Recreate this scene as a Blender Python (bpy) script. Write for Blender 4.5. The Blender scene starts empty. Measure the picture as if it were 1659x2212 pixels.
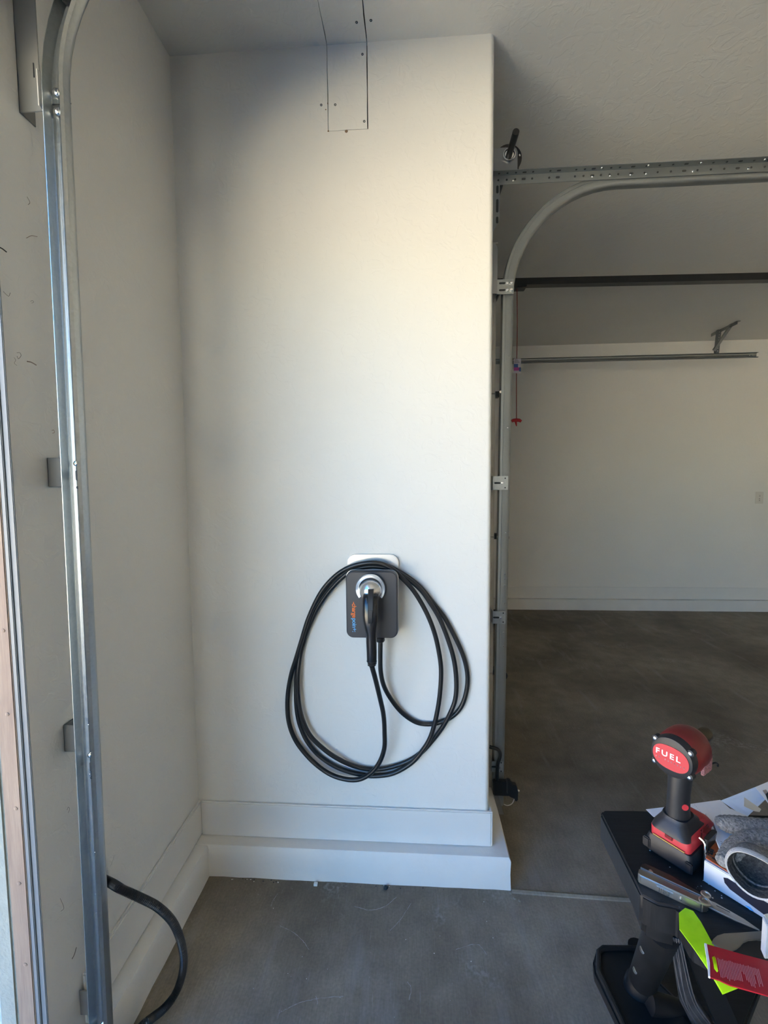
import bpy, bmesh, math, random
from mathutils import Vector, Matrix
random.seed(7)
PI = math.pi
scene = bpy.context.scene
COL = scene.collection

# ------------------------------------------------------------------ camera
cam_d = bpy.data.cameras.new('camera'); cam = bpy.data.objects.new('camera', cam_d); COL.objects.link(cam)
cam_d.sensor_fit = 'HORIZONTAL'; cam_d.sensor_width = 36.0; cam_d.lens = 21.217
cam_d.clip_start = 0.02; cam_d.clip_end = 300
yaw, pitch, roll = 0.0642, -0.0698, -0.0089
fw = Vector((-math.sin(yaw)*math.cos(pitch), math.cos(yaw)*math.cos(pitch), math.sin(pitch)))
rt = Vector((math.cos(yaw), math.sin(yaw), 0)); upv = rt.cross(fw)
r2 = rt*math.cos(roll) + upv*math.sin(roll); u2 = upv*math.cos(roll) - rt*math.sin(roll)
M = Matrix((r2, u2, -fw)).transposed().to_4x4(); M.translation = (0.8609, -1.6762, 1.5313)
cam.matrix_world = M
scene.camera = cam

# ------------------------------------------------------------------ sky, sun, exposure
SUN_EL, SUN_AZ = math.radians(61), math.radians(20)      # azimuth from +x towards +y: behind the house, never through the door
world = bpy.data.worlds.new('World'); scene.world = world; world.use_nodes = True
wn = world.node_tree.nodes; wl = world.node_tree.links
sky = wn.new('ShaderNodeTexSky'); sky.sky_type = 'NISHITA'; sky.sun_disc = False
sky.sun_elevation = SUN_EL; sky.sun_rotation = PI/2 - SUN_AZ
sky.air_density = 1.0; sky.dust_density = 0.3; sky.ozone_density = 6.0
bg = wn['Background']; bg.inputs['Strength'].default_value = 0.30
hsv = wn.new('ShaderNodeHueSaturation'); hsv.inputs['Saturation'].default_value = 1.36; wl.new(sky.outputs[0], hsv.inputs['Color']); wl.new(hsv.outputs[0], bg.inputs[0])
sun_d = bpy.data.lights.new('sun', 'SUN'); sun_d.energy = 21.0; sun_d.angle = math.radians(0.53); sun_d.color = (1.0, 0.92, 0.66)
sun = bpy.data.objects.new('sun', sun_d); COL.objects.link(sun)
sdir = Vector((math.cos(SUN_EL)*math.cos(SUN_AZ), math.cos(SUN_EL)*math.sin(SUN_AZ), math.sin(SUN_EL)))
sun.rotation_euler = sdir.to_track_quat('Z', 'Y').to_euler(); sun.location = sdir*20
vs = scene.view_settings
vs.view_transform = 'Standard'; vs.look = 'None'; vs.gamma = 1.0; vs.use_curve_mapping = False
vs.exposure = 2.28
try:
    scene.cycles.use_denoising = True
    scene.cycles.max_bounces = 7; scene.cycles.diffuse_bounces = 5; scene.cycles.glossy_bounces = 3; scene.cycles.use_adaptive_sampling = True; scene.cycles.adaptive_threshold = 0.02
    scene.cycles.sample_clamp_indirect = 8.0
except Exception: pass

# ------------------------------------------------------------------ helpers
class MB:
    def __init__(s): s.v = []; s.f = []
    def add(s, vs, fs):
        b = len(s.v); s.v += [Vector(v) for v in vs]; s.f += [[i+b for i in f] for f in fs]; return s
    def box(s, lo, hi):
        x0,y0,z0 = lo; x1,y1,z1 = hi
        return s.add([(x0,y0,z0),(x1,y0,z0),(x1,y1,z0),(x0,y1,z0),(x0,y0,z1),(x1,y0,z1),(x1,y1,z1),(x0,y1,z1)],
                     [(0,3,2,1),(4,5,6,7),(0,1,5,4),(1,2,6,5),(2,3,7,6),(3,0,4,7)])
    def loops(s, L, cap=True, closed=True, ring=False):
        n = len(L[0]); b = len(s.v)
        for l in L: s.v += [Vector(p) for p in l]
        m = len(L)
        for i in range(m if ring else m-1):
            j = (i+1) % m
            for k in range(n if closed else n-1):
                q = (k+1) % n
                s.f.append([b+i*n+k, b+i*n+q, b+j*n+q, b+j*n+k])
        if cap and not ring and closed:
            s.f.append([b+k for k in range(n)][::-1]); s.f.append([b+(m-1)*n+k for k in range(n)])
        return s
    def prism(s, poly, d):           # 3-D polygon extruded along vector d
        d = Vector(d); return s.loops([[Vector(p) for p in poly], [Vector(p)+d for p in poly]])
    def tube(s, pts, r, seg=12, cap=True, flat=None):
        pts = [Vector(p) for p in pts]; n = len(pts); L = []
        t0 = (pts[1]-pts[0]).normalized()
        ref = Vector((0,0,1)) if abs(t0.z) < .9 else Vector((0,1,0))
        nrm = (ref - t0*ref.dot(t0)).normalized()
        for i, p in enumerate(pts):
            t = (pts[min(i+1,n-1)]-pts[max(i-1,0)]).normalized()
            nrm = (nrm - t*nrm.dot(t)).normalized(); bn = t.cross(nrm)
            rr = r[i] if isinstance(r, (list, tuple)) else r
            ra, rb = rr if isinstance(rr, (list, tuple)) else (rr, rr)
            L.append([p + nrm*(ra*math.cos(2*PI*k/seg)) + bn*(rb*math.sin(2*PI*k/seg)) for k in range(seg)])
        return s.loops(L, cap)
    def lathe(s, c, axis, prof, seg=24, arc=None):     # prof: (radius, height along axis)
        c = Vector(c); a = Vector(axis).normalized()
        ref = Vector((0,0,1)) if abs(a.z) < .9 else Vector((1,0,0))
        e = (ref-a*ref.dot(a)).normalized(); g = a.cross(e)
        return s.loops([[c+a*h+e*(max(r,1e-5)*math.cos(2*PI*k/seg))+g*(max(r,1e-5)*math.sin(2*PI*k/seg)) for k in range(seg)] for r,h in prof])
    def sweep(s, path, prof, dirs):                    # prof: closed 2-D loop (a,b); dirs: (A,B) vectors for every path point
        return s.loops([[Vector(p)+A*a+B*b for a,b in prof] for p,(A,B) in zip(path, dirs)])
    def xf(s, m):
        s.v = [m @ v for v in s.v]; return s
    def build(s, name, mat, parent=None, bevel=0, smooth=35, base=True, seg=2, local=False):
        me = bpy.data.meshes.new(name)
        vs_ = s.v
        o = bpy.data.objects.new(name, me)
        if parent is not None:
            if not local:
                off = Vector(parent.get('_o', (0,0,0))); vs_ = [v-off for v in vs_]; o['_o'] = tuple(off)
            o.parent = parent
        elif base:
            lo = [min(v[i] for v in vs_) for i in range(3)]; hi = [max(v[i] for v in vs_) for i in range(3)]
            off = Vector(((lo[0]+hi[0])/2, (lo[1]+hi[1])/2, lo[2])); vs_ = [v-off for v in vs_]; o.location = off; o['_o'] = tuple(off)
        me.from_pydata([tuple(v) for v in vs_], [], s.f)
        bm = bmesh.new(); bm.from_mesh(me)
        bmesh.ops.recalc_face_normals(bm, faces=bm.faces)
        if bevel:
            ed = [e for e in bm.edges if len(e.link_faces) == 2 and e.calc_face_angle(0) > .5]
            bmesh.ops.bevel(bm, geom=ed, offset=bevel, segments=seg, affect='EDGES', clamp_overlap=True)
        bm.to_mesh(me); bm.free()
        if smooth:
            for p in me.polygons: p.use_smooth = True
            me.set_sharp_from_angle(angle=math.radians(smooth))
        me.materials.append(mat if not isinstance(mat, str) else MT[mat]); COL.objects.link(o)
        return o

def thing(name, label, cat, loc=(0,0,0), group=None, rot=None):
    o = bpy.data.objects.new(name, None); o.empty_display_size = .05; COL.objects.link(o); o.location = loc
    if rot: o.rotation_euler = rot
    o['_o'] = tuple(loc); o['label'] = label; o['category'] = cat
    if group: o['group'] = group
    return o
def tag(o, label, cat, group=None):
    o['label'] = label; o['category'] = cat
    if group: o['group'] = group
    return o
def struct(o, label=None):
    o['kind'] = 'structure'
    if label: o['label'] = label
    return o
def sroot(name, label, loc=(0,0,0)):
    o = bpy.data.objects.new(name, None); COL.objects.link(o); o.location = loc; o['_o'] = tuple(loc); return struct(o, label)
def spline(pts, n=8):
    P = [Vector(p) for p in pts]; P = [P[0]*2-P[1]] + P + [P[-1]*2-P[-2]]; out = []
    for i in range(1, len(P)-2):
        a,b,c,d = P[i-1:i+3]
        for k in range(n):
            t = k/n
            out.append(.5*((2*b)+(c-a)*t+(2*a-5*b+4*c-d)*t*t+(3*b-a-3*c+d)*t**3))
    return out + [P[-2]]
def ribbon(poly, t):                                   # 2-D open polyline -> closed thin loop
    P = [Vector(p) for p in poly]; n = len(P); o = []
    for i in range(n):
        d = (P[min(i+1,n-1)]-P[max(i-1,0)]).normalized(); o.append(P[i]+Vector((-d.y, d.x))*t)
    return [tuple(p) for p in P] + [tuple(p) for p in reversed(o)]
def rrect(w, h, r, n=6, cx=0, cy=0):                   # rounded rectangle outline
    o = []
    for sx, sy, a0 in ((1,1,0),(-1,1,90),(-1,-1,180),(1,-1,270)):
        for k in range(n+1):
            a = math.radians(a0+90*k/n); o.append((cx+sx*(w/2-r)+r*math.cos(a), cy+sy*(h/2-r)+r*math.sin(a)))
    return o
def text_mb(s, size, mtx, depth=.0004, space=1.0, shear=0, sx=1.0):
    cu = bpy.data.curves.new('txt', 'FONT'); cu.body = s; cu.size = size; cu.extrude = depth; cu.space_character = space; cu.shear = shear; cu.resolution_u = 3
    cu.offset = size*.012
    ob = bpy.data.objects.new('txt', cu); COL.objects.link(ob)
    dg = bpy.context.evaluated_depsgraph_get(); me = bpy.data.meshes.new_from_object(ob.evaluated_get(dg))
    mb = MB(); mb.add([mtx @ Vector((v.co.x*sx, v.co.y, v.co.z)) for v in me.vertices], [list(p.vertices) for p in me.polygons])
    bpy.data.objects.remove(ob); bpy.data.curves.remove(cu); bpy.data.meshes.remove(me)
    return mb
def frame(o, x, y):
    x = Vector(x).normalized(); y = Vector(y); z = x.cross(y).normalized(); y = z.cross(x)
    m = Matrix((x, y, z)).transposed().to_4x4(); m.translation = o; return m

# ------------------------------------------------------------------ materials
MT = {}
def mat(name, col, rough=.5, metal=0, var=0, vscale=5, bump=0, bscale=60, col2=None, stretch=None, spec=None, coat=0):
    m = bpy.data.materials.new(name); m.use_nodes = True; n = m.node_tree.nodes; l = m.node_tree.links
    b = n['Principled BSDF']; b.inputs['Base Color'].default_value = (*col, 1); b.inputs['Roughness'].default_value = rough; b.inputs['Metallic'].default_value = metal
    if spec is not None: b.inputs['Specular IOR Level'].default_value = spec
    if coat: b.inputs['Coat Weight'].default_value = coat
    tc = n.new('ShaderNodeTexCoord'); src = tc.outputs['Object']
    if stretch:
        mp = n.new('ShaderNodeMapping'); mp.inputs['Scale'].default_value = stretch; l.new(src, mp.inputs[0]); src = mp.outputs[0]
    if var or col2:
        t = n.new('ShaderNodeTexNoise'); t.inputs['Scale'].default_value = vscale; t.inputs['Detail'].default_value = 8; t.inputs['Roughness'].default_value = .6; l.new(src, t.inputs[0])
        cr = n.new('ShaderNodeValToRGB'); cr.color_ramp.elements[0].position = .35; cr.color_ramp.elements[1].position = .68
        c2 = col2 or tuple(min(1, c*(1+var)) for c in col); c1 = col if col2 else tuple(c*(1-var) for c in col)
        cr.color_ramp.elements[0].color = (*c1, 1); cr.color_ramp.elements[1].color = (*c2, 1)
        l.new(t.outputs['Fac'], cr.inputs[0]); l.new(cr.outputs[0], b.inputs['Base Color'])
    if bump:
        t2 = n.new('ShaderNodeTexNoise'); t2.inputs['Scale'].default_value = bscale; t2.inputs['Detail'].default_value = 3; l.new(src, t2.inputs[0])
        bp = n.new('ShaderNodeBump'); bp.inputs['Strength'].default_value = bump; bp.inputs['Distance'].default_value = .002
        l.new(t2.outputs['Fac'], bp.inputs['Height']); l.new(bp.outputs[0], b.inputs['Normal'])
    MT[name] = m; return m

def plaster(name, col, strength, scale):
    """painted drywall: knock-down texture, smooth plateaus with soft ridges"""
    m = mat(name, col, .75, var=.015, vscale=1.5, spec=.25); n = m.node_tree.nodes; l = m.node_tree.links; b = n['Principled BSDF']
    tc = n['Texture Coordinate']
    t = n.new('ShaderNodeTexNoise'); t.inputs['Scale'].default_value = scale; t.inputs['Detail'].default_value = 4; t.inputs['Distortion'].default_value = 1.2
    g = n.new('ShaderNodeNewGeometry'); l.new(g.outputs['Position'], t.inputs[0])
    cr = n.new('ShaderNodeValToRGB'); cr.color_ramp.elements[0].position = .5; cr.color_ramp.elements[1].position = .58
    l.new(t.outputs['Fac'], cr.inputs[0])
    t2 = n.new('ShaderNodeTexNoise'); t2.inputs['Scale'].default_value = 350; l.new(g.outputs['Position'], t2.inputs[0])
    ad = n.new('ShaderNodeMath'); ad.operation = 'MULTIPLY_ADD'; ad.inputs[1].default_value = .25; l.new(t2.outputs['Fac'], ad.inputs[0]); l.new(cr.outputs[0], ad.inputs[2])
    bp = n.new('ShaderNodeBump'); bp.inputs['Strength'].default_value = strength; bp.inputs['Distance'].default_value = .0008 if scale > 20 else .0013
    l.new(ad.outputs[0], bp.inputs['Height']); l.new(bp.outputs[0], b.inputs['Normal'])
    return m
plaster('wall_paint', (.75, .74, .71), .35, 22)
plaster('ceiling_paint', (.70, .69, .65), .32, 18)
mat('trim_paint', (.71, .705, .685), .45, var=.02, vscale=3, bump=.08, bscale=40)
mat('curb_paint', (.71, .705, .685), .7, var=.03, vscale=6, bump=.5, bscale=45)
mat('dark_gap', (.02, .015, .012), .9)
mat('saw_edge', (.20, .13, .08), .9)

def concrete():
    m = bpy.data.materials.new('concrete'); m.use_nodes = True; n = m.node_tree.nodes; l = m.node_tree.links; b = n['Principled BSDF']
    g = n.new('ShaderNodeNewGeometry'); P = g.outputs['Position']
    def noise(sc, det, stretch=None, dist=0, rot=.25):
        t = n.new('ShaderNodeTexNoise'); t.inputs['Scale'].default_value = sc; t.inputs['Detail'].default_value = det; t.inputs['Distortion'].default_value = dist
        s = P
        if stretch:
            mp = n.new('ShaderNodeMapping'); mp.inputs['Scale'].default_value = stretch; mp.inputs['Rotation'].default_value = (0,0,rot); l.new(P, mp.inputs[0]); s = mp.outputs[0]
        l.new(s, t.inputs[0]); return t.outputs['Fac']
    def ramp(f, p0, c0, p1, c1):
        r = n.new('ShaderNodeValToRGB'); e = r.color_ramp.elements; e[0].position = p0; e[1].position = p1; e[0].color = (*c0,1); e[1].color = (*c1,1); l.new(f, r.inputs[0]); return r.outputs[0]
    def mix(mode, a, c, f):
        x = n.new('ShaderNodeMix'); x.data_type = 'RGBA'; x.blend_type = mode; l.new(a, x.inputs[6]); l.new(c, x.inputs[7])
        if isinstance(f, float): x.inputs[0].default_value = f
        else: l.new(f, x.inputs[0])
        return x.outputs[2]
    base = ramp(noise(1.1, 6, dist=.6), .32, (.112,.096,.070), .7, (.262,.232,.184))
    fine = ramp(noise(9, 8), .3, (.74,.74,.74), .75, (1.2,1.2,1.2))
    c = mix('MULTIPLY', base, fine, .8)
    c = mix('MULTIPLY', c, ramp(noise(26, 5, (9, .7, 1), rot=-.03), .3, (.74,.74,.74), .7, (1.22,1.22,1.22)), .38)
    c = mix('MULTIPLY', c, ramp(noise(120, 4), .3, (.8,.8,.8), .7, (1.2,1.2,1.2)), .6)
    stn = ramp(noise(2.6, 9, dist=.8), .63, (0,0,0), .74, (1,1,1)); s4 = n.new('ShaderNodeMath'); s4.operation = 'MULTIPLY'; l.new(stn, s4.inputs[0]); l.new(ramp(noise(60, 4), .45, (0,0,0), .62, (.55,.55,.55)), s4.inputs[1])
    lt_ = n.new('ShaderNodeRGB'); lt_.outputs[0].default_value = (.36,.36,.35,1)
    c = mix('MIX', c, lt_.outputs[0], s4.outputs[0])
    streak = ramp(noise(2.2, 5, (6, .9, 1)), .58, (0,0,0), .78, (1,1,1))
    sc = n.new('ShaderNodeMath'); sc.operation = 'MULTIPLY'; sc.inputs[1].default_value = .42; l.new(streak, sc.inputs[0])
    lite = n.new('ShaderNodeRGB'); lite.outputs[0].default_value = (.30,.30,.30,1)
    c = mix('MIX', c, lite.outputs[0], sc.outputs[0])
    scr = ramp(noise(5, 3, (22, 1.2, 1), 1.5), .66, (0,0,0), .72, (1,1,1)); s3 = n.new('ShaderNodeMath'); s3.operation = 'MULTIPLY'; s3.inputs[1].default_value = .30; l.new(scr, s3.inputs[0])
    c = mix('MIX', c, lite.outputs[0], s3.outputs[0])
    spk = ramp(noise(70, 2), .72, (0,0,0), .76, (1,1,1)); sp = n.new('ShaderNodeMath'); sp.operation = 'MULTIPLY'; sp.inputs[1].default_value = .25; l.new(spk, sp.inputs[0])
    c = mix('MIX', c, lite.outputs[0], sp.outputs[0])
    l.new(c, b.inputs['Base Color']); b.inputs['Roughness'].default_value = .58; b.inputs['Specular IOR Level'].default_value = .35
    bp = n.new('ShaderNodeBump'); bp.inputs['Strength'].default_value = .15; bp.inputs['Distance'].default_value = .003; l.new(noise(25, 6), bp.inputs['Height']); l.new(bp.outputs[0], b.inputs['Normal'])
    MT['concrete'] = m
concrete()
mat('driveway_concrete', (.56, .50, .42), .85, var=.08, vscale=2)
mat('stucco', (.34, .36, .32), .9, var=.05, vscale=20, bump=1.0, bscale=120)
mat('house_stucco', (.42, .36, .29), .9, var=.05); mat('roof_tile', (.35, .20, .13), .9, var=.2)
mat('vinyl_grey', (.20, .21, .22), .5, var=.03)
mat('bare_wood', (.25, .175, .135), .75, col2=(.34, .25, .185), vscale=7, stretch=(14, 14, 1), bump=.2, bscale=20)

def galv(name, col, rough, bump=.06):
    m = mat(name, col, rough, 1, bump=bump, bscale=14, stretch=(6, 6, 1.0)); n = m.node_tree.nodes; l = m.node_tree.links; b = n['Principled BSDF']
    v = n.new('ShaderNodeTexVoronoi'); v.inputs['Scale'].default_value = 160; l.new(n['Texture Coordinate'].outputs['Object'], v.inputs['Vector'])
    mr = n.new('ShaderNodeMapRange'); mr.inputs[3].default_value = rough-.08; mr.inputs[4].default_value = rough+.12; l.new(v.outputs['Color'], mr.inputs[0]); l.new(mr.outputs[0], b.inputs['Roughness'])
    hs = n.new('ShaderNodeMix'); hs.data_type = 'RGBA'; hs.inputs[6].default_value = (*[c*.86 for c in col],1); hs.inputs[7].default_value = (*col,1); l.new(v.outputs['Color'], hs.inputs[0]); l.new(hs.outputs[2], b.inputs['Base Color'])
    return m
galv('galvanised', (.46, .485, .49), .36)
galv('galvanised_dull', (.36, .38, .38), .5)
mat('zinc_bolt', (.85, .85, .84), .18, 1)
mat('plate_steel', (.34, .35, .36), .4, 1, bump=.05)
mat('slot_dark', (.03, .033, .035), .7)
mat('painted_bracket', (.20, .20, .195), .6, var=.05)
mat('door_steel', (.50, .47, .41), .5, var=.03)
mat('black_steel', (.012, .012, .013), .4)
mat('spring_steel', (.03, .028, .027), .5, .4)
mat('red_cord', (.22, .02, .02), .7)
mat('red_handle', (.45, .01, .02), .4)
mat('tag_card', (.55, .52, .6), .6); mat('tag_blue', (.06, .12, .35), .6); mat('tag_pink', (.45, .06, .30), .6)
mat('black_rubber', (.010, .0105, .012), .38, bump=.03, bscale=300)
mat('charger_face', (.040, .040, .046), .42, var=.04, vscale=3, bump=.03, bscale=700)
mat('charger_side', (.10, .098, .098), .42)
mat('charger_silver', (.72, .70, .69), .32, .55)
mat('holster_silver', (.74, .76, .78), .26, .9, bump=.05, bscale=25, stretch=(1,1,20))
mat('plug_black', (.012, .012, .014), .22)
mat('plug_matte', (.014, .014, .016), .5)
mat('logo_orange', (.85, .18, .02), .6); mat('logo_blue', (.12, .42, .75), .6)
mat('conduit_black', (.012, .012, .014), .4)
mat('bench_black', (.006, .0062, .007), .5, col2=(.013, .0135, .0155), vscale=14, stretch=(.6, 14, 1), bump=.15, bscale=60, spec=.3)
mat('bench_leg', (.0065, .0068, .008), .5, var=.35, vscale=30, spec=.3)
mat('strap_grey', (.035, .036, .042), .5, var=.6, vscale=40, stretch=(1, 1, .2))
mat('rib_grey', (.09, .092, .105), .6); mat('scratch_grey', (.33, .33, .33), .9); mat('dust_white', (.5, .5, .52), .9)
mat('tool_red', (.15, .008, .010), .42, var=.12, vscale=20); mat('tool_red_bright', (.42, .026, .036), .45)
mat('tool_black', (.009, .010, .0135), .5, bump=.08, bscale=200); mat('tool_white', (.85, .8, .82), .5); mat('tool_gold', (.45, .28, .08), .5)
mat('tool_label', (.30, .13, .14), .6, var=.6, vscale=300)
mat('chuck_bronze', (.10, .085, .06), .35, .9)
mat('knife_steel', (.50, .49, .47), .3, 1, bump=.05); mat('knife_dark', (.13, .122, .115), .38, 1, bump=.05)
mat('paper', (.78, .78, .80), .8, var=.02, vscale=8); mat('paper_blue', (.62, .70, .80), .8, var=.05, vscale=6); mat('paper_ink', (.12, .12, .14), .8); mat('paper_tan', (.60, .55, .45), .8)
mat('box_white', (.50, .53, .58), .5, var=.03); mat('box_window', (.02, .022, .035), .15)
mat('card_orange', (.42, .085, .02), .7); mat('ink_black', (.01, .01, .01), .7)
mat('glove_knit', (.10, .10, .10), .95, col2=(.30, .295, .28), vscale=260, bump=.8, bscale=420)
mat('glove_inner_shade', (.02, .02, .021), .95, col2=(.06, .06, .06), vscale=200, bump=.8, bscale=300)  # shade inside the open cuff put into a darker knit colour
mat('glove_edge', (.5, .5, .5), .95, bump=.8, bscale=500)
mat('neon_green', (.46, .80, .01), .5, col2=(.34, .66, .005), vscale=25); MT['neon_green'].node_tree.nodes['Principled BSDF'].inputs['Specular IOR Level'].default_value = .3
mat('pack_red', (.36, .008, .018), .4, var=.08, vscale=20); mat('pack_print', (.52, .20, .22), .5); mat('pack_edge', (.75, .72, .74), .6)
mat('scraper_steel', (.36, .35, .31), .38, 1, bump=.1, bscale=120)
mat('switch_plastic', (.62, .60, .56), .4); mat('debris_white', (.75, .74, .7), .8); mat('pencil', (.16, .15, .14), .8); mat('scuff_brown', (.33, .26, .22), .8)
mat('sensor_black', (.008, .008, .009), .35); mat('wire_white', (.55, .5, .42), .5)
mat('blade_white', (.6,.6,.6), .6)

# ------------------------------------------------------------------ room shell
H, W = 3.05, 1.1475
YJ = -0.749                     # edge of the big door opening in the left wall
YF = 3.71                       # far wall of the second bay
XR, YR = 7.2, -6.2              # right and rear walls, never in view
struct(MB().box((-.09, YR, -.12), (XR+.15, YF+.15, 0)).build('floor', 'concrete'), 'smooth grey concrete garage floor')
floor = bpy.data.objects['floor']
struct(MB().box((-60, -50, -.16), (-.09, 50, -.03)).build('driveway', 'driveway_concrete'), 'sunlit concrete driveway outside the open door')

nh = sroot('added_house', 'unseen stucco house added across the street to bounce warm light', (-22, -4, 0))  # unseen house, added to bounce warm sunlight in and hide the low sky
MB().box((-30, -26, -.03), (-22, 18, 5.2)).build('wall', 'house_stucco', nh, smooth=0)
MB().prism([(-21.5,-26.5,5.2), (-30.5,-26.5,5.2), (-26,-26.5,7.0)], (0, 45, 0)).build('roof', 'roof_tile', nh, smooth=0)
for y in (-20, -10, -2, 8): MB().box((-22, y, .9), (-21.96, y+1.6, 2.3)).build('window', 'box_window', nh)

# ceiling with a slot cut for the drywall patch
PX0, PX1, PYC = .5665, .7095, -.75
c = MB()
zc = H+.3
c.box((-.60, YR-.2, H), (PX0, YF+.2, zc)); c.box((PX1, YR-.2, H), (XR+.2, YF+.2, zc)); c.box((PX0, YR-.2, H), (PX1, PYC, zc)); c.box((PX0, 0, H), (PX1, YF+.2, zc)); c.box((PX0, PYC, H+.03), (PX1, 0, zc))
ceiling = struct(c.build('ceiling', 'ceiling_paint', smooth=0), 'textured white painted ceiling')

# left wall: pier beside the opening, header, rear pier (open door towards the driveway)
c = MB()
c.box((-.09, YJ, 0), (0, .2, H)); c.box((-.09, -5.65, 2.45), (0, YJ, H)); c.box((-.09, YR, 0), (0, -5.65, H))
wall_left = struct(c.build('wall_left', 'wall_paint', smooth=0), 'white drywall pier between open garage door and corner')
struct(MB().box((-.11, YJ-.012, -.02), (-.066, YJ, 2.45)).build('trim_1', 'stucco', bevel=.004), 'rough pale stucco return at door opening')
t2 = struct(MB().box((-.066, YJ-.010, 0), (-.024, YJ, 2.45)).build('trim_2', 'bare_wood', bevel=.002), 'bare brown wooden jamb strip with nail heads')
for z in (.42, .62, .80, 1.02, 1.21, 1.40, 1.62, 1.85): MB().lathe((-.038+random.uniform(-.004,.004), YJ-.010, z), (0,-1,0), [(.0045,0),(.0045,.001),(.002,.0018),(0,.002)], 10).build('nail', 'bare_wood', t2)
t3 = struct(MB().box((-.024, YJ-.008, 0), (-.0135, YJ, 2.45)).box((-.0135, YJ-.004, 0), (0, YJ, 2.45)).build('trim_3', 'vinyl_grey', bevel=.0015), 'blue grey vinyl stop along jamb')
c = MB(); c.box((-.11, -5.65, 2.45), (-.09, YJ, H)); c.box((-.11, YJ, -.02), (-.09, .2, H)); c.box((-.11, YR, -.02), (-.09, -5.65, H))
struct(c.build('wall_outside', 'stucco', smooth=0), 'stucco outer face of the garage front')

# charger wall with rounded corner, and the slot for the patch
def corner_poly(x0, r=.018, yb=.15):
    o = [(x0, 0)] + [(W-r+r*math.sin(a), r-r*math.cos(a)) for a in [k*PI/16 for k in range(9)]]
    return o + [(W, .36), (W-.2, .36), (W-.2, yb), (x0, yb)]
PZ = 2.7645
c = MB()
c.prism([(x,y,0) for x,y in corner_poly(0)], (0,0,PZ)); c.box((0, 0, PZ), (PX0, .15, H)); c.prism([(x,y,PZ) for x,y in corner_poly(PX1)], (0,0,H-PZ)); c.box((PX0, .03, PZ), (PX1, .15, H))
wall_back = struct(c.build('wall_back', 'wall_paint', smooth=30), 'white drywall wall carrying the charger')
# wall with the second door, far, right and rear walls
c = MB(); c.box((W-.2, .36, 2.36), (W, 3.07, H)); c.box((W-.2, 3.07, 0), (W, YF+.15, H))
struct(c.build('wall_recess', 'wall_paint', smooth=0), 'wall around the closed second garage door')
wall_far = struct(MB().box((W-.2, YF, 0), (XR+.15, YF+.15, H)).build('wall_far', 'wall_paint', smooth=0), 'plain white wall at the back of second bay')
struct(MB().box((XR, YR, 0), (XR+.15, YF, H)).build('wall_right', 'wall_paint', smooth=0), 'white wall on the house side')
struct(MB().box((-.15, YR-.15, 0), (XR+.15, YR, H)).build('wall_rear', 'wall_paint', smooth=0), 'white wall behind the viewer')

# drywall patch: wall and ceiling pieces sitting in the slot, thin open saw cuts around them
g = .0021
wp = [(PX0+g, 0, H), (PX0+g*.8, 0, 2.96), (PX0+g*1.5, 0, 2.88), (PX0+g*.9, 0, 2.80), (PX0+g, 0, PZ+.0012), (PX0+.03, 0, PZ+.001), (.64, 0, PZ+.0022), (PX1-.02, 0, PZ+.0012), (PX1-g*1.5, 0, PZ+.0016), (PX1-g*2, 0, 2.80), (PX1-g*1.4, 0, 2.90), (PX1-g*1.9, 0, 2.98), (PX1-g*1.3, 0, H)]
pw = MB().prism(wp, (0, .012, 0)).build('patch_panel', 'wall_paint', wall_back, smooth=0)
cp = [(PX0+g, 0, H), (PX0+g*1.6, -.04, H), (PX0+g*.8, -.10, H), (PX0+g, PYC+g, H), (PX1-g, PYC+g, H), (PX1-g*1.2, -.14, H), (PX1-g*2.2, -.08, H), (PX1-g*1.5, -.03, H), (PX1-g*1.3, 0, H)]
pc = MB().prism(cp, (0, 0, .012)).build('patch_panel', 'ceiling_paint', ceiling, smooth=0)
MB().box((PX0, .0125, PZ), (PX1, .03, H)).build('patch_backing', 'dark_gap', wall_back, smooth=0)
MB().box((PX0, PYC, H+.0125), (PX1, .03, H+.03)).build('patch_backing', 'dark_gap', ceiling, smooth=0)
for x, z in ((.692,3.012),(.544,2.854),(.594,2.852),(.696,2.791)): MB().lathe((x, .001, z), (0,-1,0), [(.0042,0),(.0042,.0015),(.0022,.0019),(.0018,.0008),(0,.0008)], 14).build('drywall_screw', 'slot_dark', wall_back)
for x, y in ((.681,-.071),(.729,-.074)): MB().lathe((x, y, H+.001), (0,0,-1), [(.0046,0),(.0046,.0015),(.0022,.0019),(.0018,.0008),(0,.0008)], 14).build('drywall_screw', 'slot_dark', ceiling)
MB().lathe((.632, .0005, PZ-.003), (0,-1,0), [(.006,0),(.005,.0008),(.002,.0012),(0,.0012)], 12).build('torn_paper', 'saw_edge', wall_back)
for x,z,a in ((.560,2.838,.004),(.567,2.858,.003),(.5675,PZ+.001,.005)): MB().lathe((x, .0006, z), (0,-1,0), [(a,0),(a*.6,.0006),(0,.0008)], 7).build('torn_paper', 'saw_edge', wall_back)
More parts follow.
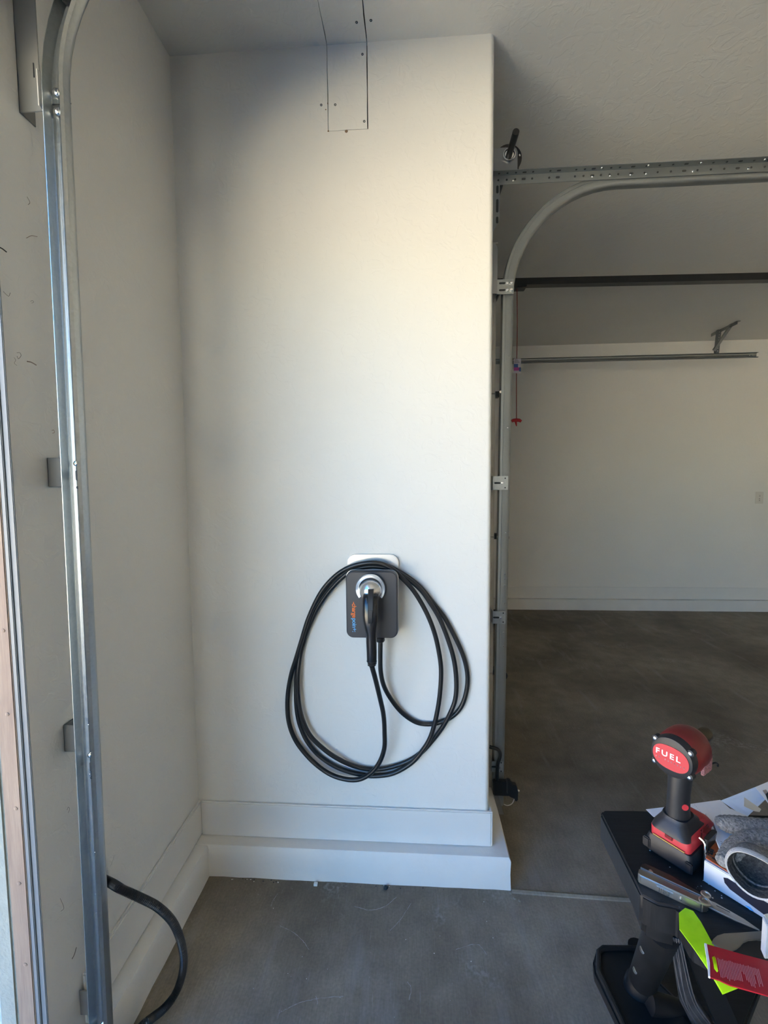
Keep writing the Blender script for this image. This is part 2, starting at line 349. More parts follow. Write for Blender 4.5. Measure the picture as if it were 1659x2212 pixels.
# scribbles and scuffs on the left pier
def scuff(pts, r, m):
    MB().tube(spline([Vector(p)+Vector((.0002,0,0)) for p in pts], 6), r, 6).build('scuff_mark', m, wall_left)
for pts, r, m in (([(0, -0.758, 2.02), (0, -0.743, 2.025), (0, -0.73, 2.023)], .0014, 'slot_dark'), ([(0, -0.676, 2.079), (0, -0.661, 2.092), (0, -0.645, 2.098)], .0006, 'scuff_brown'),
                  ([(0, -0.695, 1.804), (0, -0.683, 1.805), (0, -0.67, 1.802)], .0013, 'scuff_brown'), ([(0, -0.72, 1.816), (0, -0.712, 1.818), (0, -0.71, 1.812), (0, -0.717, 1.804), (0, -0.72, 1.809)], .0004, 'pencil'),
                  ([(0, -0.728, 1.804), (0, -0.724, 1.799), (0, -0.728, 1.792), (0, -0.722, 1.788)], .0003, 'pencil'), ([(0, -0.675, 1.942), (-0, -0.669, 1.946), (0, -0.667, 1.943), (0, -0.673, 1.939)], .0003, 'pencil'),
                  ([(0, -0.744, 1.936), (0, -0.732, 1.931), (0, -0.727, 1.94)], .0004, 'pencil'), ([(0, -0.667, 2.173), (0, -0.66, 2.165), (0, -0.665, 2.157)], .0005, 'pencil'),
                  ([(0, -0.672, 0.338), (0, -0.664, 0.341), (0, -0.656, 0.352)], .0011, 'pencil'), ([(-0, -0.636, 1.657), (0, -0.63, 1.659), (0, -0.629, 1.653), (0, -0.635, 1.651)], .0006, 'scuff_brown'),
                  ([(0, -0.659, 0.721), (0, -0.655, 0.726), (0, -0.651, 0.718), (0, -0.656, 0.712)], .0004, 'pencil'), ([(0, -0.696, 0.524), (0, -0.687, 0.491), (0, -0.696, 0.49)], .0004, 'pencil'),
                  ([(0, -0.531, 0.446), (-0, -0.515, 0.448), (0, -0.5, 0.463)], .0007, 'trim_paint')):
    scuff(pts, r, m)

# concrete kerb and baseboards
CU, BA, HC, HB = .0636, .0135, .125, .2638
def wavy_kerb(name, pts, z1, label):
    """pts: plan polygon; densified so that the rough cast edge wobbles a little"""
    P = [Vector((x,y,0)) for x,y in pts]; o = []
    for i in range(len(P)):
        a, b = P[i], P[(i+1)%len(P)]; n = max(1, int((b-a).length/.06))
        o += [a.lerp(b, k/n) for k in range(n)]
    j = lambda: Vector((random.uniform(-.0015,.0015), random.uniform(-.0015,.0015), 0))
    L = [[p+j() for p in o], [p+j()+Vector((0,0,z1*.5)) for p in o], [p+j()+Vector((0,0,z1-.012+random.uniform(-.002,.002))) for p in o]]
    cen = sum(o, Vector())/len(o)
    m = MB().loops(L, cap=False)
    inner = [p + (Vector((0,0,z1)) + (Vector((0,0,0)))) for p in o]
    m2 = MB().loops([L[0], L[1], L[2]], cap=False)
    return struct(MB().loops([L[0], L[1], L[2], [p*1.0+Vector((-.006 if p.x > pts[0][0]+.02 else 0, .006 if p.y < 0 and name == 'trim_4' else 0, z1)) for p in o]]).build(name, 'curb_paint', smooth=50), label)
wavy_kerb('trim_4', [(0, -CU), (W+.0706, -CU), (W+.0706, .33), (W, .33), (W, 0), (0, 0)], HC, 'white painted concrete kerb under the charger wall')
wavy_kerb('trim_5', [(0, -.645), (CU, -.645), (CU, -CU+.002), (0, -CU+.002)], HC, 'white painted concrete kerb along left wall')
wavy_kerb('trim_6', [(W, YF-CU), (XR, YF-CU), (XR, YF), (W, YF)], HC, 'white painted concrete kerb along far wall')
struct(MB().prism([(BA,-BA,HC), (W+BA-.006,-BA,HC), (W+BA,-BA+.006,HC), (W+BA,.30,HC), (W,.30,HC), (W,0,HC), (BA,0,HC)], (0,0,HB-HC)).build('baseboard_back', 'trim_paint', bevel=.004), 'white baseboard under the charger')
struct(MB().box((0, -.645, HC), (BA, 0, HB)).build('baseboard_left', 'trim_paint', bevel=.004), 'white baseboard on left wall')
struct(MB().box((W, YF-BA, HC), (XR, YF, HB)).build('baseboard_far', 'trim_paint', bevel=.004), 'white baseboard along far wall')
# floor joint behind the corner
jp = [(1.222, -.066), (1.33, -.070), (1.46, -.074), (1.60, -.078), (2.2, -.085), (XR-.1, -.10)]
MB().tube([(x,y,-.004) for x,y in jp], .011, 8).build('floor_joint', 'concrete', floor)
for k in range(7):
    x = 1.225+random.uniform(-.01,.04); y = -.075+random.uniform(-.03,.02)
    MB().lathe((x,y,-.001), (random.uniform(-.2,.2),.1,1), [(.006,0),(.0055,.003),(.003,.005),(0,.005)], 7).build('concrete_chip', 'concrete', floor)

for k in range(26):
    x = random.choice([random.uniform(.08,.34), random.uniform(.3,1.2)]); r_ = random.uniform(.0012,.0032)
    MB().lathe((x, -CU-.003-random.uniform(0,.012), -.0003), (0,0,1), [(r_,0),(r_*.8,r_*.5),(0,r_*.7)], 6).build('grit', 'slot_dark' if k % 3 else 'debris_white', floor)

for pts in ([(0.396, -0.243, 0), (0.442, -0.26, 0), (0.483, -0.286, 0), (0.515, -0.317, 0)], [(0.47, -0.496, 0), (0.491, -0.483, 0), (0.522, -0.467, 0), (0.577, -0.453, 0), (0.648, -0.443, 0)], [(0.565, -0.448, 0), (0.574, -0.462, 0), (0.573, -0.471, 0)],
            [(0.643, -0.158, 0), (0.702, -0.169, 0), (0.754, -0.152, 0), (0.793, -0.114, 0)], [(0.777, -0.239, 0), (0.812, -0.196, 0), (0.848, -0.133, 0)], [(0.342, -0.175, 0), (0.343, -0.151, 0), (0.352, -0.123, 0)], [(0.995, -0.288, 0), (1.065, -0.269, 0), (1.093, -0.3, 0)], [(0.837, -0.393, 0), (0.849, -0.411, 0), (0.843, -0.442, 0)]):
    P_ = spline([Vector(p) for p in pts], 8); MB().tube([p+Vector((random.uniform(-.001,.001), random.uniform(-.001,.001), -.0003)) for p in P_], [random.uniform(.0004,.0010) for _ in P_], 5).build('scratch', 'scratch_grey', floor)
for k in range(60):
    p = Vector((random.uniform(.1,1.3), random.uniform(-.55,-.1), 0)); r_ = random.uniform(.0006,.002)
    MB().lathe(p-Vector((0,0,.0003)), (0,0,1), [(r_,0),(r_*.8,r_*.3),(0,r_*.4)], 6).build('paint_fleck', 'scratch_grey' if k % 4 else 'debris_white', floor)

# ------------------------------------------------------------------ sectional doors
def sections(root, n, make):
    for k in range(n): make(root, k)
d2 = sroot('door_2', 'closed sectional garage door of second bay', (1.19, 1.7, 0))
ZJ = [.03, .658, 1.278, 1.901, 2.44]
for k in range(4):
    z0, z1 = ZJ[k]+.002, ZJ[k+1]-.002
    s_ = MB().box((1.1488, .335, z0), (1.216, 3.10, z1)).build('section', 'door_steel', d2, bevel=.002)
    for yy in (.34, 1.70, 3.07): MB().box((1.216, yy, z0+.01), (1.2185, yy+.03, z1-.01)).build('stile', 'door_steel', s_)
    # faint print on the visible end of each section
    for j in range(5):
        zz = z0+.08+j*.1; MB().box((1.205, .3345, zz), (1.2065, .335, zz+random.uniform(.02,.06))).build('print_mark', 'scuff_brown', s_)
for z in ZJ[1:4]:
    h = MB().box((1.2165, .345, z-.045), (1.2195, .40, z+.045)).build('hinge', 'galvanised_dull', d2)
    MB().tube([(1.234, .30, z), (1.234, .40, z)], .0055, 10).build('roller_stem', 'zinc_bolt', h); MB().lathe((1.258, .312, z), (0,1,0), [(.008,0),(.02,.001),(.021,.006),(.02,.011),(.008,.012)], 20).build('roller_wheel', 'black_steel', h)
    MB().box((1.2195, .348, z-.012), (1.24, .39, z+.012)).build('hinge_leaf', 'black_steel', h, bevel=.002)
MB().box((1.215, .9, 2.30), (1.245, 2.5, 2.37)).build('strut', 'galvanised_dull', d2)
MB().tube([(1.235,1.72,2.33), (1.36,1.72,2.62), (1.50,1.72,2.90)], .012, 8).build('opener_arm', 'black_steel', d2)
MB().box((1.218, .338, .03), (1.226, .36, .16)).build('bottom_fixture', 'black_steel', d2)
MB().box((1.1488, .335, 0), (1.214, 3.10, .028)).build('bottom_seal', 'black_rubber', d2)

# the big door, rolled up overhead behind the upper edge of the picture
d1 = sroot('door_1', 'rolled up garage door overhead', (1.6, -3.2, 2.7))
def ovh(x0, z0, x1, z1):
    t = Vector((x1-x0,0,z1-z0)).normalized(); nn = Vector((-t.z,0,t.x))*.024
    p = [Vector((x0,-5.62,z0))-nn, Vector((x1,-5.62,z1))-nn, Vector((x1,-5.62,z1))+nn, Vector((x0,-5.62,z0))+nn]
    return MB().prism(p, (0, 4.905, 0)).build('section', 'door_steel', d1, bevel=.002)
ovh(.085, 2.60, .52, 2.845); ovh(.524, 2.848, 1.08, 2.85); ovh(1.084, 2.85, 1.64, 2.85); ovh(1.644, 2.85, 2.20, 2.85)
for x, z in ((.137, 2.567), (.52, 2.776), (1.08, 2.776), (1.64, 2.776), (2.17, 2.776)):
    w_ = MB().lathe((x, -.688, z), (0,1,0), [(.006,0),(.019,.001),(.021,.006),(.019,.011),(.006,.012)], 18).build('roller', 'black_steel', d1)
    MB().tube([(x,-.76,z),(x,-.68,z)], .0055, 8).build('roller_stem', 'zinc_bolt', w_)

# ------------------------------------------------------------------ door tracks
def track_path(zb, xs, slope, zc_, R, xe, n=14, zt=None):
    P = []
    for z in (zb, zc_): P.append((xs + (z-zc_)*slope, z, (0,1)))
    for k in range(1, n+1):
        a = PI/2*k/n; P.append((xs+R-R*math.cos(a), zc_+R*math.sin(a), (math.sin(a), math.cos(a))))
    P.append((xe, zc_+R, (1,0))); return P
def track(path, y, sign, wd, dp, mat_, name, parent, fl=.032):
    prof = ribbon([(.0,-fl),(.0,-.004),(.002,-.001),(.006,0),(.011,0),(.0125,.0012),(.0145,.0012),(.016,0),(wd-.012,0),(wd-.005,-.003),(wd-.001,-.010),(wd,-.017),(wd-.001,-dp+.004),(wd-.006,-dp)], .0016)
    pts = [Vector((x,y,z)) for x,z,t in path]; dirs = [(Vector((t[1],0,-t[0])), Vector((0,sign,0))) for x,z,t in path]
    return MB().sweep(pts, prof, dirs).build(name, mat_, parent, smooth=40)
def split(path, n): return path[:2], path[1:]
def bolt(parent, p, ax, r=.0085, m='zinc_bolt', name='bolt'):
    return MB().lathe(p, ax, [(r,0),(r*.96,r*.25),(r*.75,r*.5),(r*.4,r*.62),(0,r*.66)], 16).build(name, m, parent)
def nut(parent, p, ax, r=.007, m='zinc_bolt'):
    o = MB().lathe(p, ax, [(r,0),(r,r*.8),(r*.86,r*.95),(r*.55,r*.95),(r*.55,r*1.3),(0,r*1.35)], 6).build('nut', m, parent, smooth=20); return o
def slot(parent, c_, u, v, n_, L, w):
    c_, u, v, n_ = Vector(c_), Vector(u), Vector(v), Vector(n_)
    out = [(p[0], p[1]) for p in rrect(L, w, w*.49, 4)]
    return MB().prism([c_+u*a+v*b for a,b in out], n_*.0012).build('slot', 'slot_dark', parent, smooth=0)

# left track beside the open door: we look into the channel
tl = thing('door_track', 'tall galvanised steel door track in left foreground beside open door', 'track', (.07, -.67, 0), 'garage door tracks')
pL = track_path(.03, .066, .0085, 2.38, .42, 2.9)
low, up_ = split(pL, 2)
track(low, -.66, 1, .049, .0325, 'galvanised', 'vertical_rail', tl, .026)
track(up_, -.6605, 1, .0488, .0325, 'galvanised', 'curved_rail', tl, .026)
XT = lambda z: .066+(z-2.38)*.0085
def track_bracket(z, wallpaint=True):
    x1 = XT(z)+.03
    b = MB().box((.001, -.6575, z-.034), (x1, -.6545, z+.034))
    if z > .4: b.box((.001, -.6575, z-.034), (.004, -.61, z+.034))
    b = b.build('wall_bracket', 'painted_bracket', tl, bevel=.001)
    return b
for z in ((0, -0.66, 1.557)[2], .905, .20): track_bracket(z)
for z, kind in ((2.392,0),(2.352,0)): bolt(tl, (XT(z)+.0135, -.6617, z), (0,-1,0), .0095)
for z in (1.577, .868, .262-.11): bolt(tl, (XT(z)+.017, -.6617, z), (0,-1,0), .0065)
for z in (1.549, .838):
    slot(tl, (XT(z)+.0185, -.6618, z), (0,0,1), (1,0,0), (0,-1,0), .024, .0065)
    slot(tl, (XT(z)+.0185, -.6618, z-.028), (0,0,1), (1,0,0), (0,-1,0), .007, .007)
MB().box((XT(2.37)+.003, -.6635, 2.366), (XT(2.37)+.046, -.6618, 2.368)).build('seam', 'slot_dark', tl)
for k in range(9):
    z = .45+k*.06+random.uniform(-.015,.015); MB().lathe((XT(z)+.019+random.uniform(-.006,.002), -.6617, z), (0,-1,0), [(.0016,0),(.0012,.0006),(0,.0009)], 8).build('stamp_dimple', 'zinc_bolt', tl)
# flag angle above it
fa = thing('flag_angle', 'grey painted steel angle on wall left of the curved track', 'bracket', (0, -.66, 2.32))
MB().box((.0005, -.6745, 2.345), (.052, -.672, 3.0)).build('web', 'painted_bracket', fa, bevel=.0008)
MB().box((.0005, -.6745, 2.345), (.003, -.632, 3.0)).build('wall_flange', 'painted_bracket', fa, bevel=.0008)
MB().box((.052, -.6745, 2.345), (.0575, -.672, 2.42)).build('tab', 'painted_bracket', fa, bevel=.0008)
MB().box((.0575, -.690, 2.345), (.0595, -.672, 2.42)).build('lip', 'wall_paint', fa, bevel=.0006)
slot(fa, (.040, -.6746, 2.43), (0,0,1), (1,0,0), (0,-1,0), .03, .002)

# second door: near track (seen from its back), curve, angle, brackets
tn = thing('door_track', 'galvanised curved door track right behind the wall corner', 'track', (1.26, .30, 0), 'garage door tracks')
pN = track_path(.06, 1.239, .0095, 2.30, .46, 4.25)
low, up_ = split(pN, 2)
track(low, .30, -1, .046, .030, 'galvanised_dull', 'vertical_rail', tn)
track(up_, .3005, -1, .046, .030, 'galvanised_dull', 'curved_rail', tn)
XN = lambda z: 1.239+(z-2.30)*.0095
an = MB().box((1.165, .293, 2.734), (4.25, .2955, 2.772)).box((1.165, .262, 2.7695), (4.25, .2955, 2.772)).build('support_angle', 'galvanised_dull', tn, bevel=.0006)
for k in range(26):
    x = 1.215+k*.034+(.5 if k > 14 else 0)*.034*(k-14)
    if k in (5, 8): continue
    L = .016 if k % 4 == 3 else .008
    slot(an, (x, .2928, 2.752), (1,0,0), (0,0,1), (0,-1,0), L, .0075); slot(an, (x, .278, 2.7693), (1,0,0), (0,1,0), (0,0,-1), L, .0075)
for x in (1.275, 1.59, 1.66, 1.74, 1.80, 1.98, 2.19): bolt(an, (x, .2926, 2.748), (0,-1,0), .005)
for x in (1.62, 1.80, 2.0, 2.24): bolt(an, (x, .276, 2.7693), (0,0,-1), .0045)
fb = MB().box((1.150, .286, 2.5), (1.2135, .2885, 2.505)).prism([(1.150,.286,2.30),(1.2135,.286,2.30),(1.2135,.286,2.48),(1.205,.286,2.50),(1.195,.286,2.506),(1.150,.286,2.506)], (0,.0025,0)).build('flag_bracket', 'plate_steel', tn)
ph = MB().prism([(1.150,.286,2.545),(1.195,.286,2.548),(1.2205,.286,2.59),(1.2205,.286,2.735),(1.150,.286,2.735)], (0,.0025,0)).build('flag_bracket', 'galvanised_dull', tn)
for z, L in ((2.712,.03),(2.648,.052),(2.592,.026)): slot(ph, (1.2105, .2858, z), (0,0,1), (1,0,0), (0,-1,0), L, .0095)
def jamb_bracket(x0, x1, z0, z1, nb):
    b = MB().box((x0, .2895, z0), (x1, .292, z1)).box((x0, .2895, z0), (x0+.003, .34, z1)).build('jamb_bracket', 'galvanised', tn, bevel=.0008)
    for z in ([z0+.016, z1-.016] if nb == 2 else [(z0+z1)/2]):
        slot(b, ((x0+x1)/2-.012, .2893, z), (1,0,0), (0,0,1), (0,-1,0), .026, .0075)
        nut(b, (x0+(x1-x0)*.62, .2895, z), (0,-1,0), .0065)
        if nb == 2: nut(b, (x0+(x1-x0)*.86, .2895, z), (0,-1,0), .0065)
    if nb == 1:
        for dz in (-.02,.02): slot(b, (x0+(x1-x0)*.82, .2893, (z0+z1)/2+dz), (1,0,0), (0,0,1), (0,-1,0), .006, .006)
jamb_bracket(1.211, 1.281, 2.298, 2.358, 2); jamb_bracket(1.200, 1.266, 1.486, 1.545, 1); jamb_bracket(1.204, 1.2615, .902, .958, 1)
jamb_bracket(1.205, 1.258, .225, .275, 1)
for z in (1.12, 1.10, 1.07, .99, .86, .80, 1.75, 2.05, 1.3): MB().lathe((XN(z)+.03, .2983, z), (0,-1,0), [(.003,0),(.002,.001),(0,.0012)], 8).build('rivet', 'zinc_bolt', tn)
# torsion shaft with bearing plate and drum
ts = thing('torsion_shaft', 'black shaft end and cable drum above horizontal track', 'shaft', (1.256, .25, 2.79))
SX, SZ = 1.256, 2.842
bp_ = MB().prism([(1.150,.286,2.772),(1.2905,.286,2.772),(1.2905,.286,2.855),(1.286,.286,2.868),(1.278,.286,2.874),(1.150,.286,2.874)], (0,.003,0)).build('bearing_plate', 'plate_steel', ts, bevel=.0008)
MB().lathe((SX,.286,SZ), (0,-1,0), [(.027,-.001),(.027,.004),(.025,.008),(.021,.009),(.018,.006),(.014,.006)], 28).build('bearing', 'zinc_bolt', ts)
MB().tube([(SX,.16,SZ),(SX,3.2,SZ)], .0127, 18).build('shaft', 'black_steel', ts)
MB().lathe((SX,.30,SZ), (0,1,0), [(.02,0),(.054,.0),(.056,.006),(.050,.012),(.050,.05),(.056,.058),(.03,.07)], 32).build('cable_drum', 'spring_steel', ts)
bolt(ts, (SX+.045, .298, SZ+.006), (1,-1,0), .005)
MB().lathe((SX,1.0,SZ), (0,1,0), [(.02,0)]+[(.034+.003*(k%2), .004*k) for k in range(1,120)]+[(.02,.5)], 20).build('torsion_spring', 'spring_steel', ts)
# small slotted bracket on the header
cb = thing('bearing_bracket', 'small slotted grey bracket under the horizontal track start', 'bracket', (1.3, .95, 2.9))
y0 = 1.0
x0_, z0_ = (1.352, 1, 3.135)[0], (1.352, 1, 3.135)[2]; x1_, z1_ = (1.463, 1, 3.164)[0], (1.463, 1, 3.164)[2]
MB().box((W+.0005, y0, z0_), (x1_, y0+.003, z1_+.02)).box((W+.0005, y0, z0_), (W+.004, y0+.05, z1_+.02)).build('plate', 'galvanised_dull', cb)
for f in (.30, .70): slot(cb, (x0_+(x1_-x0_)*f, y0-.001, (z0_+z1_)/2+.003), (1,0,0), (0,0,1), (0,-1,0), (x1_-x0_)*.33, (z1_-z0_)*.5)

# far track with its ceiling hanger
tf = thing('door_track', 'long horizontal track hanging near far wall', 'track', (2.7, 3.13, 0), 'garage door tracks')
pF = track_path(.06, 1.239, .0095, 2.30, .455, 4.262)
low, up_ = split(pF, 2)
track(low, 3.13, 1, .046, .030, 'galvanised_dull', 'vertical_rail', tf)
track(up_, 3.1305, 1, .046, .030, 'galvanised_dull', 'curved_rail', tf)
MB().box((1.25, 3.133, 2.757), (4.24, 3.165, 2.7595)).build('support_angle', 'galvanised_dull', tf)
for x in (4.225, 4.195): bolt(tf, (x, 3.1285, 2.735), (0,-1,0), .006)
hg = thing('track_hanger', 'perforated angle hanger bracing far track to the ceiling', 'bracket', (3.95, 3.2, 2.76))
def perf(p0, p1, wv, nv, name, holes=True):
    p0, p1, wv, nv = Vector(p0), Vector(p1), Vector(wv), Vector(nv)
    b = MB().prism([p0-wv, p0+wv, p1+wv, p1-wv], nv*.003).prism([p0-wv, p0-wv+nv*.03, p1-wv+nv*.03, p1-wv], wv.normalized()*.003).build(name, 'galvanised_dull', hg)
    if holes:
        n = int((p1-p0).length/.035); d = (p1-p0).normalized()
        for k in range(1, n): MB().lathe(p0+(p1-p0)*(k/n)-nv*.0005, -nv, [(.006,0),(.006,.0006),(0,.0007)], 8).build('hole', 'blade_white' if name == 'strap' else 'slot_dark', b)
perf((3.912,3.165,2.766), (4.012,3.30,3.045), (.017,0,0), (0,1,0), 'strap'); perf((4.03,3.05,3.046), (4.03,3.44,3.046), (.016,0,0), (0,0,-1), 'ceiling_angle')
perf((3.880,3.172,2.80), (4.03,3.16,3.043), (.015,0,-.008), (0,-1,0), 'brace')

# safety sensor at the foot of the near track
ss = thing('safety_sensor', 'black door safety sensor with cable at track foot', 'sensor', (1.26, .27, .03))
MB().tube(spline([(1.195,.285,.345), (1.232,.275,.338), (1.240,.27,.315), (1.230,.272,.27), (1.228,.272,.20)]), .0075, 10).build('cable', 'black_rubber', ss)
MB().box((1.21, .262, .132), (1.283, .289, .198)).build('mount', 'sensor_black', ss, bevel=.004)
MB().prism([(1.268,.255,.206),(1.285,.255,.206),(1.290,.255,.19),(1.310,.255,.188),(1.317,.255,.16),(1.317,.255,.118),(1.306,.255,.112),(1.300,.255,.128),(1.284,.255,.132),(1.268,.255,.15)], (0,.028,0)).build('body', 'sensor_black', ss, bevel=.003)
MB().lathe((1.317,.268,.155), (1,0,0), [(.006,0),(.006,.006),(.0035,.009),(0,.009)], 10).build('lens', 'zinc_bolt', ss)
MB().tube(spline([(1.305,.268,.125), (1.295,.266,.10), (1.275,.266,.088), (1.258,.27,.09)]), .0018, 6).build('wire', 'wire_white', ss)
MB().prism([(1.213,.285,.135),(1.232,.285,.135),(1.262,.285,.03),(1.238,.285,.03)], (0,.003,0)).build('foot_bracket', 'painted_bracket', ss)

# opener rail, trolley cord and tag
op = thing('opener_rail', 'long black garage opener rail crossing second bay', 'opener', (2.6, 1.72, 2.90))
r0, r1 = (1.522, 1.72, 2.937), (3.303, 1.72, 2.911)
sl = (r1[2]-r0[2])/(r1[0]-r0[0])
RX = lambda x: r0[2]+(x-r0[0])*sl
MB().prism([(1.152,1.70,RX(1.152)-.024),(4.2,1.70,RX(4.2)-.024),(4.2,1.70,RX(4.2)+.022),(1.152,1.70,RX(1.152)+.022)], (0,.04,0)).build('rail', 'black_steel', op, bevel=.003)
MB().prism([(1.25,1.69,RX(1.25)-.03),(4.2,1.69,RX(4.2)-.03),(4.2,1.69,RX(4.2)-.024),(1.25,1.69,RX(1.25)-.024)], (0,.06,0)).build('rail_flange', 'black_steel', op)
MB().box((1.55, 1.68, 2.885), (1.67, 1.76, 2.912)).build('trolley', 'black_steel', op, bevel=.004)
MB().box((4.2, 1.55, 2.82), (4.62, 1.89, 3.0)).build('motor_unit', 'painted_bracket', op, bevel=.01)
for y in (1.6, 1.84): MB().box((4.3, y, 3.0), (4.33, y+.003, H)).build('hanger_strap', 'galvanised_dull', op)
rc = thing('release_cord', 'red emergency release cord with handle hanging from opener', 'cord', (1.612, 1.70, 1.95))
MB().tube(spline([(1.606,1.70,2.8835), (1.611,1.70,2.6), (1.609,1.70,2.3), (1.613,1.70,1.97)]), .0028, 8).build('cord', 'red_cord', rc)
MB().tube([(1.578,1.70,1.952),(1.590,1.70,1.957),(1.612,1.70,1.959),(1.634,1.70,1.957),(1.646,1.70,1.948)], [.010,.012,.013,.012,.010], 12).build('handle', 'red_handle', rc)
MB().tube([(1.607,1.70,1.95),(1.611,1.70,1.93),(1.614,1.70,1.915)], [.008,.006,.003], 8).build('knot', 'red_handle', rc)
tg = thing('warning_tag', 'small purple and white warning tag on the red cord', 'tag', (1.61, 1.69, 2.28))
tx0, tz1 = (1.587, 1.69, 2.383)[0], (1.587, 1.69, 2.392)[2]; tx1, tz0 = (1.637, 1.69, 2.293)[0], (1.637, 1.69, 2.29)[2]
MB().box((tx0, 1.689, tz0), (tx1, 1.6905, tz1)).build('card', 'tag_card', tg)
hh = tz1-tz0; ww = tx1-tx0
MB().box((tx0, 1.6884, tz0+hh*.18), (tx0+ww*.75, 1.689, tz0+hh*.40)).build('print_block', 'tag_pink', tg); MB().box((tx0, 1.6884, tz0+hh*.40), (tx0+ww*.6, 1.689, tz0+hh*.64)).build('print_block', 'tag_blue', tg); MB().box((tx0+ww*.75, 1.6884, tz0+hh*.12), (tx1, 1.689, tz0+hh*.40)).build('print_block', 'tag_blue', tg)
for k in range(3): MB().box((tx0+ww*.1, 1.6884, tz1-hh*(.08+.09*k)), (tx0+ww*(.5+.15*k), 1.689, tz1-hh*(.05+.09*k))).build('print_line', 'paper_ink', tg)

# wall switch on the far wall
sw = thing('wall_switch', 'small pale double switch plate on far wall', 'switch', (4.775, YF, 1.23))
MB().prism([(4.775+a, YF-.006, 1.298+b) for a,b in rrect(.085,.135,.006)], (0,.0055,0)).build('plate', 'switch_plastic', sw, bevel=.001)
for dz in (.026,-.026): MB().box((4.760, YF-.009, 1.298+dz-.02), (4.790, YF-.0055, 1.298+dz+.02)).build('rocker', 'switch_plastic', sw, bevel=.002)
for dz in (.014,.026,-.014,-.034): MB().box((4.766+random.uniform(0,.006), YF-.0094, 1.298+dz-.003), (4.780, YF-.0088, 1.298+dz+.003)).build('mark', 'pencil', sw)

# ------------------------------------------------------------------ the charger
ch = thing('wall_charger', 'dark grey wall charger with silver plug holster and coiled cable on wall', 'charger', (.712, -.05, .96))
cx_ = .7125
MB().prism([(a, -.018, b) for a,b in rrect(.190,.294,.03,8,.711,1.109)], (0,.0175,0)).build('back_plate', 'charger_silver', ch, bevel=.003)
MB().prism([(a, -.0195, b) for a,b in rrect(.178,.270,.026,8,.711,1.114)], (0,.002,0)).build('plate_inset', 'charger_silver', ch, bevel=.0008)
MB().prism([(a, -.066, b) for a,b in rrect(.150,.225,.03,8,cx_,1.085)], (0,.05,0)).build('neck', 'charger_side', ch)
MB().prism([(a, -.070, b) for a,b in rrect(.1905,.2465,.028,8,cx_,1.0870)], (0,.004,0)).build('rim', 'charger_silver', ch, bevel=.001)
fp = MB().loops([[(a,-.070,b) for a,b in rrect(.184,.241,.025,8,cx_,1.089)], [(a,-.094,b) for a,b in rrect(.184,.241,.025,8,cx_,1.089)], [(a,-.0985,b) for a,b in rrect(.181,.238,.024,8,cx_,1.089)], [(a,-.100,b) for a,b in rrect(.176,.233,.022,8,cx_,1.089)]]).build('face_plate', 'charger_face', ch, smooth=25)
# logo lettering, reading downwards
mtx = Matrix.Translation((0.643, -0.1, 1.101)) @ frame((0,0,0), (0,0,-1), (1,0,0))
t1 = text_mb('-charge', .0215, mtx, space=.92, sx=1.0); t1.build('lettering', 'logo_orange', fp, smooth=0)
w1 = t1.v[0].z - min(v.z for v in t1.v)
zend = min(v.z for v in t1.v)
mtx2 = Matrix.Translation(((0.643, -0.1, 1.101)[0], -.1003, zend-.001)) @ frame((0,0,0), (0,0,-1), (1,0,0))
text_mb('poin+:', .0215, mtx2, space=.92, sx=1.0).build('lettering', 'logo_blue', fp, smooth=0)
# holster: ring, hood
hc = Vector((0.71, -0.102, 1.15)); RXH = .0470
arc = [math.radians(a) for a in range(-38, 219, 8)]
ringp = [hc+Vector((RXH*math.cos(a), -.004-.006*max(0,math.sin(a)), RXH*math.sin(a))) for a in arc]
MB().loops([[p+Vector((math.cos(a)*dx,dy,math.sin(a)*dx)) for dx,dy in ((-.006,.004),(-.006,-.008),(-.003,-.011),(.004,-.011),(.007,-.006),(.007,.004))] for p,a in zip(ringp, arc)]).build('holster_ring', 'holster_silver', ch, smooth=40)
MB().lathe(hc+Vector((0,.002,0)), (0,-1,0), [(.047,0),(.047,.004),(0,.004)], 36).build('holster_well', 'black_rubber', ch)
hood = MB(); hoodc = hc+Vector((0,-.004,-.006))
L = []
for i in range(0, 10):
    t = i/9*PI/2; L.append([hoodc+Vector((0.0418*math.cos(t)*math.cos(a), -.040*math.sin(t), .043*math.cos(t)*math.sin(a))) for a in [2*PI*k/40 for k in range(40)]])
hood.loops(L, cap=False).build('holster_hood', 'holster_silver', ch, smooth=60)
# vehicle plug standing in the holster, nose up, handle hanging down
pl = thing('charging_plug', 'glossy black vehicle charging plug parked in the silver holster', 'plug', (.71, -.17, .885))
def plugsec(P, w, d, n=28, sq=.55):
    P = Vector(P); o = []
    for k in range(n):
        a = 2*PI*k/n; ca, sa = math.cos(a), math.sin(a)
        o.append(P+Vector((w*math.copysign(abs(ca)**sq, ca), d*math.copysign(abs(sa)**sq, sa), 0)))
    return o
pd = [((0.715, -0.15, 1.142), .0255, .012, .8), ((0.715, -0.155, 1.131), .0275, .018, .7), ((0.715, -0.158, 1.109), .0275, .023, .6), ((0.715, -0.162, 1.073), .0275, .024, .6), ((0.715, -0.165, 1.051), .0255, .023, .7), ((0.715, -0.168, 1.031), .0215, .021, .85), ((0.717, -0.17, 1.011), .0178, .019, 1), ((0.717, -0.172, 0.984), .0180, .0182, 1), ((0.718, -0.174, 0.948), .0176, .0178, 1), ((0.718, -0.175, 0.919), .0170, .0172, 1), ((0.719, -0.175, 0.909), .0158, .016, 1), ((0.718, -0.175, 0.901), .0118, .012, 1)]
MB().loops([plugsec(P,w,d,28,sq) for P,w,d,sq in pd]).build('grip', 'plug_black', pl, smooth=50)
for py in (1427.5, 1431, 1434.5):
    pass
